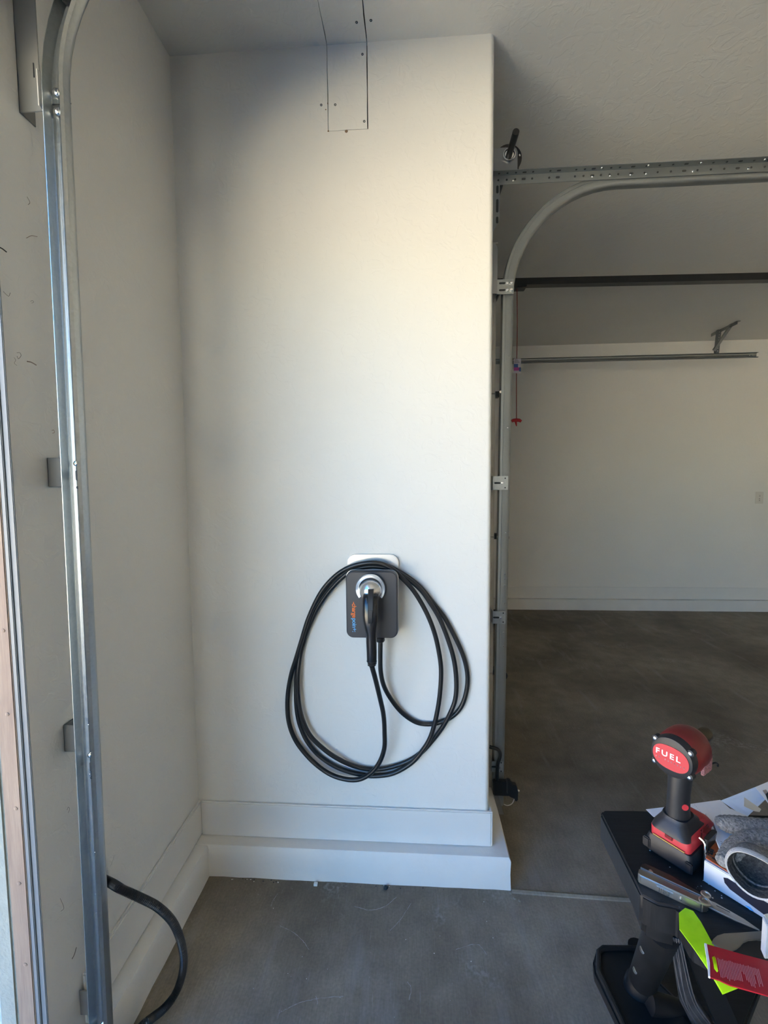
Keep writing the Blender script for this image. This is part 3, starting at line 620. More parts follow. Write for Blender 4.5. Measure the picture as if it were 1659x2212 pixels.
for P,r in (((0.718, -0.175, 0.916),.0176),((0.719, -0.175, 0.908),.0158),((0.718, -0.175, 0.902),.0142)): MB().lathe(Vector(P)-Vector((0,0,.0012)), (0,0,1), [(r-.002,0),(r,.0006),(r,.0020),(r-.002,.0026)], 24).build('strain_ring', 'plug_matte', pl)
la = MB().loops([[Vector(P)+Vector((dx,dy,0)) for dx,dy in ((-.0095,.01),(-.0095,-.003),(-.0075,-.006),(.0075,-.006),(.0095,-.003),(.0095,.01))] for P in ((0.715, -0.15, 1.158), (0.716, -0.166, 1.146), (0.717, -0.178, 1.122), (0.717, -0.183, 1.095), (0.717, -0.184, 1.089))]).build('latch', 'plug_matte', pl, smooth=30)
bt = MB().loops([[Vector(P)+Vector((dx,dy,0)) for dx,dy in ((-.0085,.006),(-.0085,-.002),(-.006,-.0045),(.006,-.0045),(.0085,-.002),(.0085,.006))] for P in ((0.716, -0.186, 1.096), (0.716, -0.188, 1.077), (0.716, -0.187, 1.058), (0.715, -0.182, 1.047))]).build('thumb_button', 'plug_matte', pl, smooth=30)
for k in range(5):
    P = Vector((0.716, -0.192, 1.082))-Vector((0,-.0006*k,.0048*k)); MB().box(P-Vector((.006,.001,.0008)), P+Vector((.006,.001,.0008))).build('rib', 'plug_matte', bt)
# gland and cable
gl = Vector((0.739, -0.052, 0.944))
MB().lathe(gl+Vector((0,0,.012)), (0,0,-1), [(.010,0),(.0165,.001),(.0165,.012),(.0135,.017),(.0095,.019)], 22).build('cable_gland', 'black_rubber', ch)
cable = [(0.718, -0.175, 0.898), (0.722, -0.169, 0.878), (0.728, -0.155, 0.844), (0.74, -0.115, 0.757), (0.75, -0.08, 0.674), (0.752, -0.062, 0.597), (0.75, -0.054, 0.534), (0.732, -0.05, 0.477), (0.698, -0.048, 0.43), (0.65, -0.042, 0.399), (0.591, -0.034, 0.394), (0.531, -0.026, 0.409), (0.472, -0.022, 0.45), (0.424, -0.019, 0.502), (0.395, -0.018, 0.551), (0.379, -0.018, 0.606), (0.375, -0.018, 0.666), (0.38, -0.02, 0.727), (0.395, -0.024, 0.798), (0.416, -0.03, 0.86), (0.439, -0.034, 0.93), (0.47, -0.036, 1.022), (0.516, -0.04, 1.114), (0.567, -0.045, 1.175), (0.624, -0.052, 1.214), (0.69, -0.056, 1.232), (0.74, -0.056, 1.231), (0.781, -0.055, 1.213), (0.812, -0.053, 1.185), (0.862, -0.046, 1.128), (0.908, -0.04, 1.047), (0.94, -0.035, 0.961), (0.959, -0.032, 0.865), (0.962, -0.031, 0.798), (0.955, -0.03, 0.711), (0.94, -0.03, 0.628), (0.921, -0.029, 0.563), (0.893, -0.027, 0.512), (0.85, -0.023, 0.458), (0.782, -0.019, 0.413), (0.714, -0.015, 0.397), (0.666, -0.012, 0.397), (0.607, -0.011, 0.408), (0.548, -0.011, 0.431), (0.49, -0.011, 0.472), (0.447, -0.011, 0.526), (0.421, -0.011, 0.588), (0.41, -0.011, 0.648), (0.408, -0.011, 0.713), (0.411, -0.011, 0.783), (0.421, -0.012, 0.848), (0.436, -0.014, 0.908), (0.46, -0.017, 0.968), (0.494, -0.021, 1.042), (0.534, -0.027, 1.104), (0.583, -0.033, 1.16), (0.631, -0.037, 1.198), (0.688, -0.038, 1.215), (0.738, -0.038, 1.215), (0.789, -0.037, 1.201), (0.844, -0.034, 1.168), (0.89, -0.03, 1.126), (0.924, -0.028, 1.077), (0.957, -0.027, 1.02), (0.987, -0.026, 0.944), (1.01, -0.026, 0.864), (1.019, -0.026, 0.782), (1.015, -0.027, 0.715), (0.996, -0.028, 0.66), (0.969, -0.022, 0.604), (0.931, -0.011, 0.543), (0.888, -0.01, 0.493), (0.831, -0.01, 0.454), (0.753, -0.01, 0.426), (0.685, -0.011, 0.421), (0.628, -0.016, 0.435), (0.571, -0.026, 0.467), (0.517, -0.029, 0.506), (0.466, -0.029, 0.557), (0.438, -0.029, 0.616), (0.424, -0.029, 0.678), (0.42, -0.029, 0.747), (0.422, -0.028, 0.806), (0.429, -0.02, 0.866), (0.444, -0.013, 0.922), (0.478, -0.011, 1.02), (0.519, -0.013, 1.1), (0.571, -0.016, 1.162), (0.624, -0.019, 1.203), (0.686, -0.02, 1.223), (0.737, -0.02, 1.222), (0.788, -0.02, 1.205), (0.844, -0.016, 1.171), (0.89, -0.012, 1.131), (0.932, -0.01, 1.077), (0.978, -0.01, 1.016), (1.016, -0.01, 0.944), (1.048, -0.01, 0.868), (1.062, -0.01, 0.8), (1.058, -0.01, 0.737), (1.04, -0.01, 0.68), (1.007, -0.01, 0.64), (0.96, -0.01, 0.615), (0.912, -0.01, 0.606), (0.865, -0.011, 0.615), (0.817, -0.014, 0.65), (0.778, -0.022, 0.702), (0.75, -0.034, 0.761), (0.739, -0.045, 0.819), (0.738, -0.051, 0.879), (0.739, -0.052, 0.927), (0.739, -0.052, 0.937)]
cb_ = MB().tube(spline(cable, 6), .0086, 14).build('charging_cable', 'black_rubber', smooth=60)
tag(cb_, 'long black cable looped three times around the wall charger', 'cable')

# ------------------------------------------------------------------ corrugated conduit at the left
cp_ = spline([(0.001, -0.555, 0.444), (0.03, -0.559, 0.436), (0.07, -0.576, 0.437), (0.11, -0.563, 0.403), (0.145, -0.538, 0.352), (0.17, -0.511, 0.282), (0.18, -0.49, 0.203), (0.185, -0.486, 0.137), (0.18, -0.493, 0.088), (0.17, -0.513, 0.059), (0.155, -0.543, 0.052), (0.14, -0.574, 0.062), (0.13, -0.596, 0.071), (0.099, -0.584, 0.03), (0.08, -0.595, 0.014), (0.069, -0.63, 0.012)], 26)
rr = [.0105+(.0009 if k % 2 else -.0009) for k in range(len(cp_))]
tag(MB().tube(cp_, rr, 12).build('flexible_conduit', 'conduit_black', smooth=20), 'black corrugated conduit looping out of the left wall to the floor', 'conduit')

# little bits on the floor by the kerb
tag(MB().box((.479,-.087,0),(.493,-.075,.009)).build('foam_scrap', 'debris_white', bevel=.001), 'tiny white block on floor against the kerb', 'scrap')
tag(MB().prism([(.744,-.086,0),(.756,-.088,0),(.762,-.079,0),(.750,-.074,0)],(0,0,.009)).build('rubber_scrap', 'slot_dark', bevel=.001), 'tiny black scrap on floor against the kerb', 'scrap')

# ------------------------------------------------------------------ work bench in the right foreground
ZT = .80
wb = thing('work_bench', 'black plastic folding work bench in the right foreground', 'bench', (1.55, -.83, 0))
tp = [(1.278, -0.694, 0.8), (1.344, -0.691, 0.8), (1.95,-.69,.8), (1.95,-.985,.8), (1.38, -0.968, 0.8), (1.327, -0.979, 0.8), (1.308, -0.964, 0.8), (1.31, -0.931, 0.8), (1.309, -0.924, 0.8), (1.278, -0.918, 0.8), (1.258, -0.902, 0.8), (1.261, -0.839, 0.8), (1.267, -0.706, 0.8)]
top = MB().prism([Vector(p)-Vector((0,0,.055)) for p in tp], (0,0,.055)).build('top', 'bench_black', wb, bevel=.004, seg=3)
e0 = [(1.258, -0.902, 0.8), (1.278, -0.918, 0.8), (1.309, -0.924, 0.8)]
MB().prism([Vector((1.262, -0.903, 0.795)), Vector((1.279, -0.916, 0.795)), Vector((1.309, -0.923, 0.795)), Vector((1.309, -0.923, 0.795))+Vector((0,.07,0)), Vector((1.262, -0.903, 0.795))+Vector((.01,.07,0))], (0,0,-.072)).build('end_block', 'bench_leg', wb, bevel=.006, seg=3)
lt, lb = Vector((1.3, -0.898, 0.735)), Vector((1.355, -0.731, 0.44))
def colm(p, q, r0_, r1_, name, m='bench_leg', seg=24): return MB().tube([p, p.lerp(q,.5), q], [r0_, (r0_+r1_)/2, r1_], seg).build(name, m, wb, smooth=50)
leg1 = colm(lt, lb, .028, .027, 'leg')
for f in (.32, .72): MB().lathe(lt.lerp(lb, f)+Vector((-.0265,-.006,0)), (-1,-.3,.2), [(.006,0),(.006,.002),(0,.003)], 10).build('clip', 'zinc_bolt', leg1)
l2 = colm(Vector((1.357, -0.734, 0.44)), Vector((1.342, -0.727, 0.4)), .028, .030, 'leg_socket')
MB().lathe(Vector((1.351, -0.732, 0.43)), (lb-lt), [(.027,0),(.031,.002),(.031,.008),(.027,.010)], 26).build('collar', 'bench_leg', wb)
# lower panel, rimmed
sp = [(1.29, -0.649, 0.42), (1.302, -0.64, 0.42), (1.393, -0.637, 0.42), (1.391, -0.68, 0.42), (1.365, -0.742, 0.42), (1.415, -0.767, 0.42), (1.427, -0.793, 0.42), (1.389, -0.857, 0.42), (1.286, -0.863, 0.42), (1.266, -0.7, 0.42), (1.271, -0.677, 0.42)]
MB().prism([Vector(p)-Vector((0,0,.03)) for p in sp], (0,0,.03)).build('lower_panel', 'bench_leg', wb, bevel=.006, seg=3)
MB().tube([Vector(p) for p in ((1.388, -0.647, 0.424), (1.305, -0.651, 0.424), (1.291, -0.66, 0.424), (1.274, -0.703, 0.424), (1.29, -0.866, 0.424))], .006, 10).build('rim', 'bench_leg', wb)
MB().tube([Vector((1.35, -0.764, 0.43)), Vector((1.429, -0.757, 0.4))], .022, 18).build('cross_tube', 'bench_leg', wb)
MB().lathe(Vector((1.43, -0.755, 0.4)), Vector((1,.1,-.1)), [(.012,0),(.026,.001),(.026,.006),(.022,.008),(.022,.016),(.026,.018),(.026,.030),(.01,.032)], 26).build('knuckle', 'sensor_black', wb)
ip = [(1.497, -0.486, 0.26), (1.757, -0.455, 0.26), (1.738, -0.56, 0.26), (1.6, -0.683, 0.26), (1.508, -0.632, 0.26), (1.468, -0.567, 0.26)]
MB().prism([Vector(p)-Vector((0,0,.03)) for p in ip], (0,0,.03)).build('inner_panel', 'bench_black', wb, bevel=.004)
s0, s1 = (Vector((1.3, -0.918, 0.74)), Vector((1.316, -0.922, 0.74))), (Vector((1.383, -0.815, 0.5)), Vector((1.414, -0.813, 0.5)))
s2 = (Vector((1.443, -0.77, 0.38)), Vector((1.486, -0.767, 0.38)))
def strip(L, d, name, m, parent):
    return MB().loops([[a, b, b+Vector(d), a+Vector(d)] for a,b in L]).build(name, m, parent, smooth=30)
br = strip([s0, s1, s2], (.004,.012,.0), 'folding_brace', 'strap_grey', wb)
for f0, f1 in ((.02,.35),(.3,.6),(.55,.2),(.75,.85),(.97,.98)):
    pts = [a.lerp(b, f)+Vector((0,-.0015,.0015)) for (a,b), f in zip((s0,s1,s2), (f0,(f0+f1)/2,f1))]
    MB().tube(spline(pts, 5), .0009, 6).build('brace_rib', 'rib_grey', br)
for p, q in (((1.337, -0.888, 0.7), (1.514, -0.747, 0.34)), ((1.345, -0.887, 0.7), (1.53, -0.746, 0.34))):
    MB().prism([Vector(p), Vector(p)+Vector((.03,0,0)), Vector(q)+Vector((.03,0,0)), Vector(q)], (0,.02,0)).build('rear_brace', 'bench_leg', wb)
for x, y in ((1.88,-.74),(1.88,-.93)): MB().tube([(x,y,.74),(x,y,.02)], .03, 16).build('leg', 'bench_leg', wb)
for x, y in ((1.40,-.62),(1.40,-.98)):
    MB().tube([(x,y,.40),(x,y,.0)], .022, 16).build('lower_leg', 'bench_leg', wb)
for k in range(46):
    px = random.uniform(1.30,1.60); py = random.uniform(-.90,-.80); s_ = random.uniform(.0006,.0017)
    if k < 22: px = random.uniform(1.36,1.50); py = random.uniform(-.915,-.87)
    MB().lathe((px,py,ZT-.0002), (0,0,1), [(s_,0),(s_*.7,s_*.5),(0,s_*.6)], 5).build('dust_speck', 'dust_white', top)

# ------------------------------------------------------------------ impact driver (local: x right, y forward, z up)
drv = thing('impact_driver', 'red and black cordless impact driver standing on the bench', 'power tool', (1.3790, -.800, ZT), rot=(0,0,math.radians(-53)))
def D(mb, name, m, parent=drv, **k): return mb.build(name, m, parent, local=True, **k)
def rbox(w, l, z, r=.008, cy=0): return [(a, b, z) for a,b in rrect(w, l, r, 5, 0, cy)]
bat = D(MB().loops([rbox(.076,.118,0,.006,.015), rbox(.082,.124,.004,.008,.015), rbox(.082,.124,.024,.008,.015), rbox(.076,.116,.034,.008,.015)]), 'battery', 'tool_black', smooth=30)
for s__ in (-1, 1): D(MB().box((min(s__*.031,s__*.044),-.051,.006),(max(s__*.031,s__*.044),-.044,.026)), 'corner_guard', 'tool_black', bat, bevel=.002)
foot = D(MB().loops([rbox(.070,.108,.034,.008,.013), rbox(.072,.110,.050,.010,.013), rbox(.064,.098,.062,.014,.010), rbox(.052,.080,.070,.016,.004)]), 'foot', 'tool_red_bright', smooth=40)
D(MB().loops([rbox(.068,.094,.0545,.014,-.001), rbox(.062,.088,.064,.016,-.002), rbox(.048,.062,.074,.016,-.006), rbox(.044,.052,.082,.016,-.008)]), 'collar', 'tool_black', smooth=40)
D(MB().box((-.028,-.0445,.036),(.028,-.0425,.0375)), 'accent_stripe', 'tool_gold', foot)
D(MB().box((-.007,-.0446,.044),(.007,-.042,.052)), 'gauge_window', 'tool_red', foot, bevel=.001)
hs = []
for z, w, l, cy in ((.074,.042,.050,-.008),(.095,.038,.046,-.009),(.125,.037,.046,-.008),(.150,.039,.049,-.005),(.172,.044,.054,0),(.186,.046,.056,.002)):
    hs.append([(w/2*math.cos(a), cy+l/2*math.sin(a), z) for a in [2*PI*k/28 for k in range(28)]])
hd = D(MB().loops(hs), 'handle', 'tool_black', smooth=50)
D(MB().lathe((.0165,-.020,.108), (.75,-.66,0), [(.006,-.002),(.006,.001),(.003,.001),(0,.0005)], 12), 'screw', 'tool_red_bright', hd)
D(MB().loops([[(a,.026+.01*s,z) for a,z in ((-.008,.17),(.008,.17),(.008,.14),(-.008,.14))] for s in (0,1)]), 'trigger', 'tool_red', smooth=0)
# head: barrel along +y at z = .208
hz = .206; ax = Vector((0,1,0))
D(MB().lathe((0,-.038,hz), ax, [(.033,.004),(.0375,.008),(.0405,.018),(.0415,.045),(.0405,.062),(.036,.074),(.028,.084),(.020,.089),(.012,.089)], 36), 'barrel', 'tool_red', smooth=40)
cap = D(MB().lathe((0,-.030,hz), -ax, [(.0375,-.006),(.0385,-.002),(.0385,.008),(.0360,.0145),(.030,.0165),(0,.0165)], 36), 'end_cap', 'tool_black', smooth=30)
ov = [(0.0315*math.copysign(abs(math.cos(a))**.8, math.cos(a)), -.0468, hz+.0225*math.copysign(abs(math.sin(a))**.9, math.sin(a))) for a in [2*PI*k/40 for k in range(40)]]
D(MB().prism(ov, (0,-.0009,0)), 'badge', 'tool_red_bright', cap, smooth=0)
tm = frame((-.0265,-.0480,hz-.0005), (1,0,0), (0,0,1))
D(text_mb('FUEL', .0145, tm, space=1.35, sx=1.12), 'lettering', 'tool_white', cap, smooth=0)
for k in range(10): 
    if k != 2: D(MB().box((-.026+.0054*k,-.0480,hz-.0085),(-.0243+.0054*k,-.0477,hz-.0060+.0006*(k%2))), 'lettering', 'tool_label', cap, smooth=0)
for a in (38,142,218,322):
    p = Vector((.0385*math.cos(math.radians(a)), -.036, hz+.0365*math.sin(math.radians(a))))
    s_ = D(MB().lathe(p, -ax, [(.0062,-.006),(.0062,.006),(.0045,.007),(0,.007)], 14), 'screw_boss', 'tool_black', cap)
    D(MB().lathe(p+Vector((0,-.0068,0)), -ax, [(.0032,0),(.0032,.0012),(.0016,.0014),(.0014,.0004),(0,.0004)], 12), 'screw', 'zinc_bolt', s_)
D(MB().lathe((0,.052,hz), ax, [(.020,-.002),(.021,.004),(.013,.008),(.011,.026),(.0125,.030),(.0140,.033),(.0140,.048),(.011,.050),(.006,.050)], 24), 'chuck', 'chuck_bronze', smooth=30)
D(MB().box((.034,-.005,hz-.030),(.0395,.030,hz+.002)), 'rating_label', 'tool_label', bevel=.001)
D(MB().tube(spline([(.03,.046,hz-.03),(.034,.056,hz-.028),(.036,.064,hz-.032),(.036,.066,hz-.038)]), .0018, 6), 'wire_clip', 'sensor_black')
D(MB().tube(spline([(.038,-.01,.058),(.047,-.010,.052),(.049,-.012,.030),(.049,-.010,.004),(.0515,.004,.003),(.0515,.020,.006),(.0510,.026,.058)]), (.0022), 8), 'belt_hook', 'zinc_bolt')
D(MB().loops([[(x+.049,y+.010,z) for x,y,z in rbox(.008,.044,.0,.003,0)], [(x+.048,y+.012,z) for x,y,z in rbox(.008,.040,.060,.003,0)]]), 'belt_clip', 'sensor_black', smooth=30)
D(MB().box((.030,.0,.035),(.043,.035,.066)), 'side_pad', 'tool_red', bevel=.006)

# ------------------------------------------------------------------ multitool
A, B = Vector((1.273, -0.864, 0.8)), Vector((1.358, -0.924, 0.8)); ux = (B-A).normalized(); uy = Vector((-ux.y, ux.x, 0))
mt = thing('multitool', 'folded silver multitool with its blade open on the bench edge', 'tool', tuple((A+B)/2)); Lk = (B-A).length
def K(poly, z0, z1, name, m, parent=mt, bevel=.001): return MB().prism([A+ux*a+uy*(b*1.3)+Vector((0,0,z0)) for a,b in poly], (0,0,z1-z0)).build(name, m, parent, bevel=bevel, seg=2)
h1 = K([(0,-.011),(.004,-.0135),(Lk*.92,-.012),(Lk,-.006),(Lk,.0005),(0,.0005)], .0003, .017, 'handle', 'knife_steel', bevel=.0018)
h2 = K([(.001,.0015),(Lk*.96,.0015),(Lk*.98,.008),(Lk*.7,.011),(Lk*.45,.0155),(.006,.0155),(.001,.011)], .0003, .016, 'handle', 'knife_dark', bevel=.0018)
K([(.002,.0002),(Lk*.9,.0002),(Lk*.9,.0016),(.002,.0016)], .004, .0185, 'liner', 'knife_steel', h2, bevel=.0003)
K([(.03,-.0145),(.055,-.0142),(.055,-.0115),(.03,-.0115)], .004, .013, 'lock_tab', 'knife_steel', h1, bevel=.0006)
for k in range(6): K([(.034+.0028*k,-.0150),(.0352+.0028*k,-.0150),(.0352+.0028*k,-.0140),(.034+.0028*k,-.0140)], .005, .012, 'rib', 'slot_dark', h1, bevel=0)
for a, b, r in ((Lk*.955,-.0075,.009),(Lk*.955,.0085,.0075)): MB().lathe(A+ux*a+uy*b+Vector((0,0,.0165)), (0,0,1), [(r,0),(r,.002),(r*.8,.003),(r*.5,.003),(r*.45,.0024),(0,.0024)], 22).build('pivot', 'knife_steel', mt)
MB().lathe(A+ux*.066+uy*(-.0168)+Vector((0,0,.009)), -uy, [(.0022,0),(.0018,.001),(0,.0014)], 12).build('rivet', 'zinc_bolt', mt)
MB().lathe(A+ux*.018+uy*.004+Vector((0,0,.0165)), (0,0,1), [(.004,0),(.0036,.0012),(0,.0016)], 14).build('rivet', 'zinc_bolt', mt)
tip = Vector((1.412, -0.964, 0.806)); ta = (tip-A).dot(ux); tb = (tip-A).dot(uy)/1.3
K([(Lk*.97,-.001),(Lk*1.02,-.0035),(Lk*1.35,-.0035+tb*.55),(ta,tb),(Lk*1.45,.0055+tb*.6),(Lk*1.08,.0095),(Lk*.98,.0085)], .006, .0088, 'blade', 'knife_steel', bevel=.0006)
MB().tube([A+ux*(Lk*1.1)+uy*.006+Vector((0,0,.0089)), A+ux*(Lk*1.28)+uy*(.006+tb*.35)+Vector((0,0,.0089))], .0007, 6).build('nail_nick', 'slot_dark', mt)

# ------------------------------------------------------------------ neon strip, package, scraper
def sheet(L, name, m, th=.0012, parent=None, sub=1, smooth=60):       # L: list of rows of points, thickened downwards
    rows = [[Vector(p) for p in r] for r in L]; mb = MB(); n = len(rows[0])
    mb.loops([r + [p-Vector((0,0,th)) for p in reversed(r)] for r in rows], cap=True)
    return mb.build(name, m, parent, smooth=smooth)
tag(sheet([[(1.319, -0.926, 0.803), (1.329, -0.931, 0.803)], [(1.303, -0.936, 0.803), (1.33, -0.95, 0.803)], [(1.288, -0.964, 0.803), (1.327, -0.979, 0.803)], [(1.291, -0.998, 0.806), (1.324, -1, 0.806)], [(1.297, -1.024, 0.8), (1.325, -1.022, 0.8)], [(1.311, -1.033, 0.775), (1.343, -1.022, 0.775)]], 'reflective_strip', 'neon_green'), 'bright neon green strip hanging over the bench edge', 'strip')
rp = thing('blister_card', 'red printed package card with hang hole at the bench edge', 'package', (1.336, -1.032, 0.81))
outer = [(1.311, -0.995, 0.812), (1.353, -1.007, 0.812), (1.419, -1.024, 0.812), (1.381, -1.071, 0.812), (1.351, -1.063, 0.812), (1.307, -1.052, 0.812), (1.296, -1.046, 0.812), (1.286, -1.043, 0.812), (1.298, -1.023, 0.812)]
hole = [(1.307, -1.013, 0.812), (1.312, -1.011, 0.812), (1.312, -1.014, 0.812), (1.303, -1.034, 0.812), (1.3, -1.036, 0.812), (1.299, -1.031, 0.812), (1.302, -1.025, 0.812)]
def ringprism(o, h, th, name, m, parent):
    me = bmesh.new(); n1 = [me.verts.new(Vector(p)) for p in o]; n2 = [me.verts.new(Vector(p)) for p in h]
    e = [me.edges.new((n1[i], n1[(i+1)%len(n1)])) for i in range(len(n1))] + [me.edges.new((n2[i], n2[(i+1)%len(n2)])) for i in range(len(n2))]
    bmesh.ops.triangle_fill(me, use_beauty=True, use_dissolve=False, edges=e)
    me.verts.index_update(); mb = MB(); V_ = [v.co.copy() for v in me.verts]; F = [[v.index for v in f.verts] for f in me.faces]; me.free()
    b = len(V_); mb.add(V_ + [v-Vector((0,0,th)) for v in V_], F + [[i+b for i in f][::-1] for f in F])
    for lp in (list(range(len(o))), list(range(len(o), len(o)+len(h)))):
        for i in range(len(lp)): mb.f.append([lp[i], lp[(i+1)%len(lp)], lp[(i+1)%len(lp)]+b, lp[i]+b])
    return mb.build(name, m, parent, smooth=20)
cd = ringprism(outer, hole, .002, 'card', 'pack_red', rp)
MB().prism([Vector(p)-Vector((0,0,.0025)) for p in ((1.308, -0.994, 0.812), (1.311, -0.995, 0.812), (1.298, -1.023, 0.812), (1.286, -1.043, 0.812), (1.284, -1.042, 0.812), (1.293, -1.026, 0.812))], (0,0,.003)).build('torn_edge', 'pack_edge', rp)
p00, p10, p01, p11 = (Vector(q) for q in ((1.314, -1.015, 0.812), (1.365, -1.027, 0.812), (1.3, -1.045, 0.812), (1.351, -1.058, 0.812)))
def prow(u, v): return p00.lerp(p10,u).lerp(p01.lerp(p11,u), v)
for k in range(26):
    u = k/26; v0, v1 = random.uniform(0,.06), random.uniform(.7,.98)
    if k in (14, 15, 22): v1 = random.uniform(.3,.5)
    a, b = prow(u, v0), prow(u, v1); w_ = (p10-p00).normalized()*.00075
    MB().prism([a, a+w_, b+w_, b], (0,0,.0003)).build('print_line', 'pack_print', cd, smooth=0)
sc_ = MB().prism([(1.324, -0.986, 0.805), (1.331, -0.979, 0.805), (1.341, -0.973, 0.805), (1.354, -0.969, 0.805), (1.381, -0.966, 0.805), (1.42, -0.961, 0.805), (1.409, -0.977, 0.805), (1.398, -0.976, 0.805), (1.384, -0.978, 0.805), (1.374, -0.982, 0.805), (1.365, -0.988, 0.805), (1.356, -0.993, 0.805), (1.345, -0.997, 0.805), (1.334, -0.995, 0.805)], (0,0,-.003)).build('metal_scraper', 'scraper_steel', bevel=.0006)
tag(sc_, 'dull steel scraper blade lying behind the red package', 'scraper')
wx = thing('white_carton', 'white carton corner at the right edge of bench', 'carton', (1.50, -.93, .80))
ca, cb2 = Vector((1.394, -0.99, 0.803)), Vector((1.389, -1.005, 0.803))
MB().prism([ca, cb2, cb2+Vector((.10,.01,0)), ca+Vector((.10,.03,0))], (0,0,.055)).build('body', 'box_white', wx, bevel=.001)
MB().prism([ca+Vector((.004,.002,.0552)), cb2+Vector((.008,.006,.0552)), cb2+Vector((.09,.012,.0552)), ca+Vector((.09,.026,.0552))], (0,0,.0006)).build('flap', 'paper_tan', wx)

# ------------------------------------------------------------------ white box with dark window, orange card
ba_, bb_ = Vector((1.384, -0.868, 0.8)), Vector((1.443, -0.941, 0.8)); bu = (bb_-ba_).normalized(); bv = Vector((-bu.y, bu.x, 0)); Lb = (bb_-ba_).length
bxr = thing('white_box', 'white box with dark window under the gloves', 'box', tuple(ba_+bu*.06+bv*.04)); BH = .040
MB().prism([ba_, bb_, bb_+bv*.085, ba_+bv*.085], (0,0,BH)).build('body', 'box_white', bxr, bevel=.0012)
win = [ba_+bu*a+Vector((0,0,z)) for a,z in ((.030,.030),(.036,.033),(.092,.031),(.096,.026),(.094,.012),(.088,.008),(.040,.016),(.032,.022))]
MB().prism([p-bv*.0003 for p in win], -bv*.0008).build('window', 'box_window', bxr, smooth=0)
MB().prism([ba_+bu*a+Vector((0,0,z))-bv*.0004 for a,z in ((.062,.004),(.069,.006),(.074,.002),(.068,.001))], -bv*.0006).build('print_mark', 'logo_blue', bxr, smooth=0)
oc = thing('orange_card', 'small orange card with handwriting tucked between box and papers', 'card', tuple(ba_+bu*.03+bv*.04+Vector((0,0,BH))))
oz = .8425
MB().prism([(1.389, -0.864, 0.842), (1.432, -0.82, 0.842), (1.448, -0.843, 0.842), (1.41, -0.894, 0.842)], (0,0,-.0012)).build('sheet', 'card_orange', oc)
o0 = Vector((1.399, -0.864, 0.843)); o1 = Vector((1.43, -0.83, 0.843)); od = (o1-o0).normalized()
text_mb('Fasil', .0135, frame(o0, od, Vector((-od.y, od.x, 0)))).build('lettering', 'ink_black', oc, smooth=0)
o0 = Vector((1.403, -0.874, 0.843))
text_mb('Avai', .0135, frame(o0, od, Vector((-od.y, od.x, 0)))).build('lettering', 'ink_black', oc, smooth=0)

# ------------------------------------------------------------------ papers
def paper(name, pts, z, label, m='paper', grp='loose papers on the bench', tilt=None):
    P = [Vector(p) for p in pts]
    return tag(MB().prism([p-Vector((0,0,.0007)) for p in P], (0,0,.0007)).build(name, m, smooth=0), label, 'paper', grp)
sA = paper('paper_sheet', [(1.371, -0.691, 0.802), (1.463, -0.672, 0.802), (1.553, -0.652, 0.802), (1.558, -0.698, 0.802), (1.576, -0.736, 0.802), (1.492, -0.753, 0.802), (1.464, -0.744, 0.802), (1.433, -0.711, 0.802), (1.376, -0.713, 0.802)], .802, 'flat white sheet behind the impact driver with dashed line')
pa, pb = Vector((1.461, -0.675, 0.802)), Vector((1.468, -0.716, 0.802))
for k in range(8):
    a, b = pa.lerp(pb, k/8), pa.lerp(pb, k/8+.07); w_ = Vector((.0006,.0006,0)); MB().prism([a-w_, a+w_, b+w_, b-w_], (0,0,.0002)).build('dash', 'paper_ink', sA, smooth=0)
pa, pb = Vector((1.486, -0.671, 0.802)), Vector((1.486, -0.702, 0.802))
for k in range(6):
    a, b = pa.lerp(pb, k/6), pa.lerp(pb, k/6+.05); w_ = Vector((.0003,.0003,0)); MB().prism([a-w_, a+w_, b+w_, b-w_], (0,0,.0002)).build('dash', 'paper_ink', sA, smooth=0)
sB = tag(MB().loops([[Vector(p), Vector(p)-Vector((0,0,.001))] for p in ()] or [[Vector(p) for p in ((1.527, -0.693, 0.83), (1.612, -0.683, 0.86), (1.606, -0.717, 0.86), (1.545, -0.742, 0.83))], [Vector(p)-Vector((0,0,.001)) for p in ((1.527, -0.693, 0.83), (1.612, -0.683, 0.86), (1.606, -0.717, 0.86), (1.545, -0.742, 0.83))]]).build('paper_sheet', 'paper_blue', smooth=0), 'creased bluish white sheet standing up at back right', 'paper', 'loose papers on the bench')
tag(MB().prism([(1.587, -0.706, 0.872), (1.688, -0.658, 0.872), (1.627, -0.759, 0.872), (1.574, -0.768, 0.872)], (0,0,-.0008)).build('photo_leaflet', 'paper', smooth=0), 'printed leaflet at right edge behind the gloves', 'leaflet')
lf = bpy.data.objects['photo_leaflet']
MB().prism([(1.593, -0.724, 0.872), (1.643, -0.704, 0.872), (1.619, -0.747, 0.872), (1.579, -0.752, 0.872)], (0,0,.0003)).build('printed_picture', 'ink_black', lf, smooth=0)
MB().prism([(1.593, -0.718, 0.873), (1.602, -0.715, 0.873), (1.599, -0.724, 0.873), (1.589, -0.73, 0.873)], (0,0,.0003)).build('printed_picture', 'scuff_brown', lf, smooth=0)
paper('torn_paper', [(1.504, -0.726, 0.838), (1.524, -0.729, 0.838), (1.541, -0.748, 0.838), (1.529, -0.75, 0.838), (1.492, -0.752, 0.838)], .838, 'small folded white paper scrap beside upper glove finger')
sT = paper('torn_paper', [(1.547, -0.731, 0.866), (1.556, -0.765, 0.866), (1.547, -0.773, 0.866), (1.539, -0.771, 0.866), (1.528, -0.758, 0.866)], .866, 'torn tan paper scrap on the bluish sheet', 'paper_tan')
bk = thing('manual', 'white instruction manual lying under the grey gloves', 'booklet', (1.463, -0.807, 0.845))
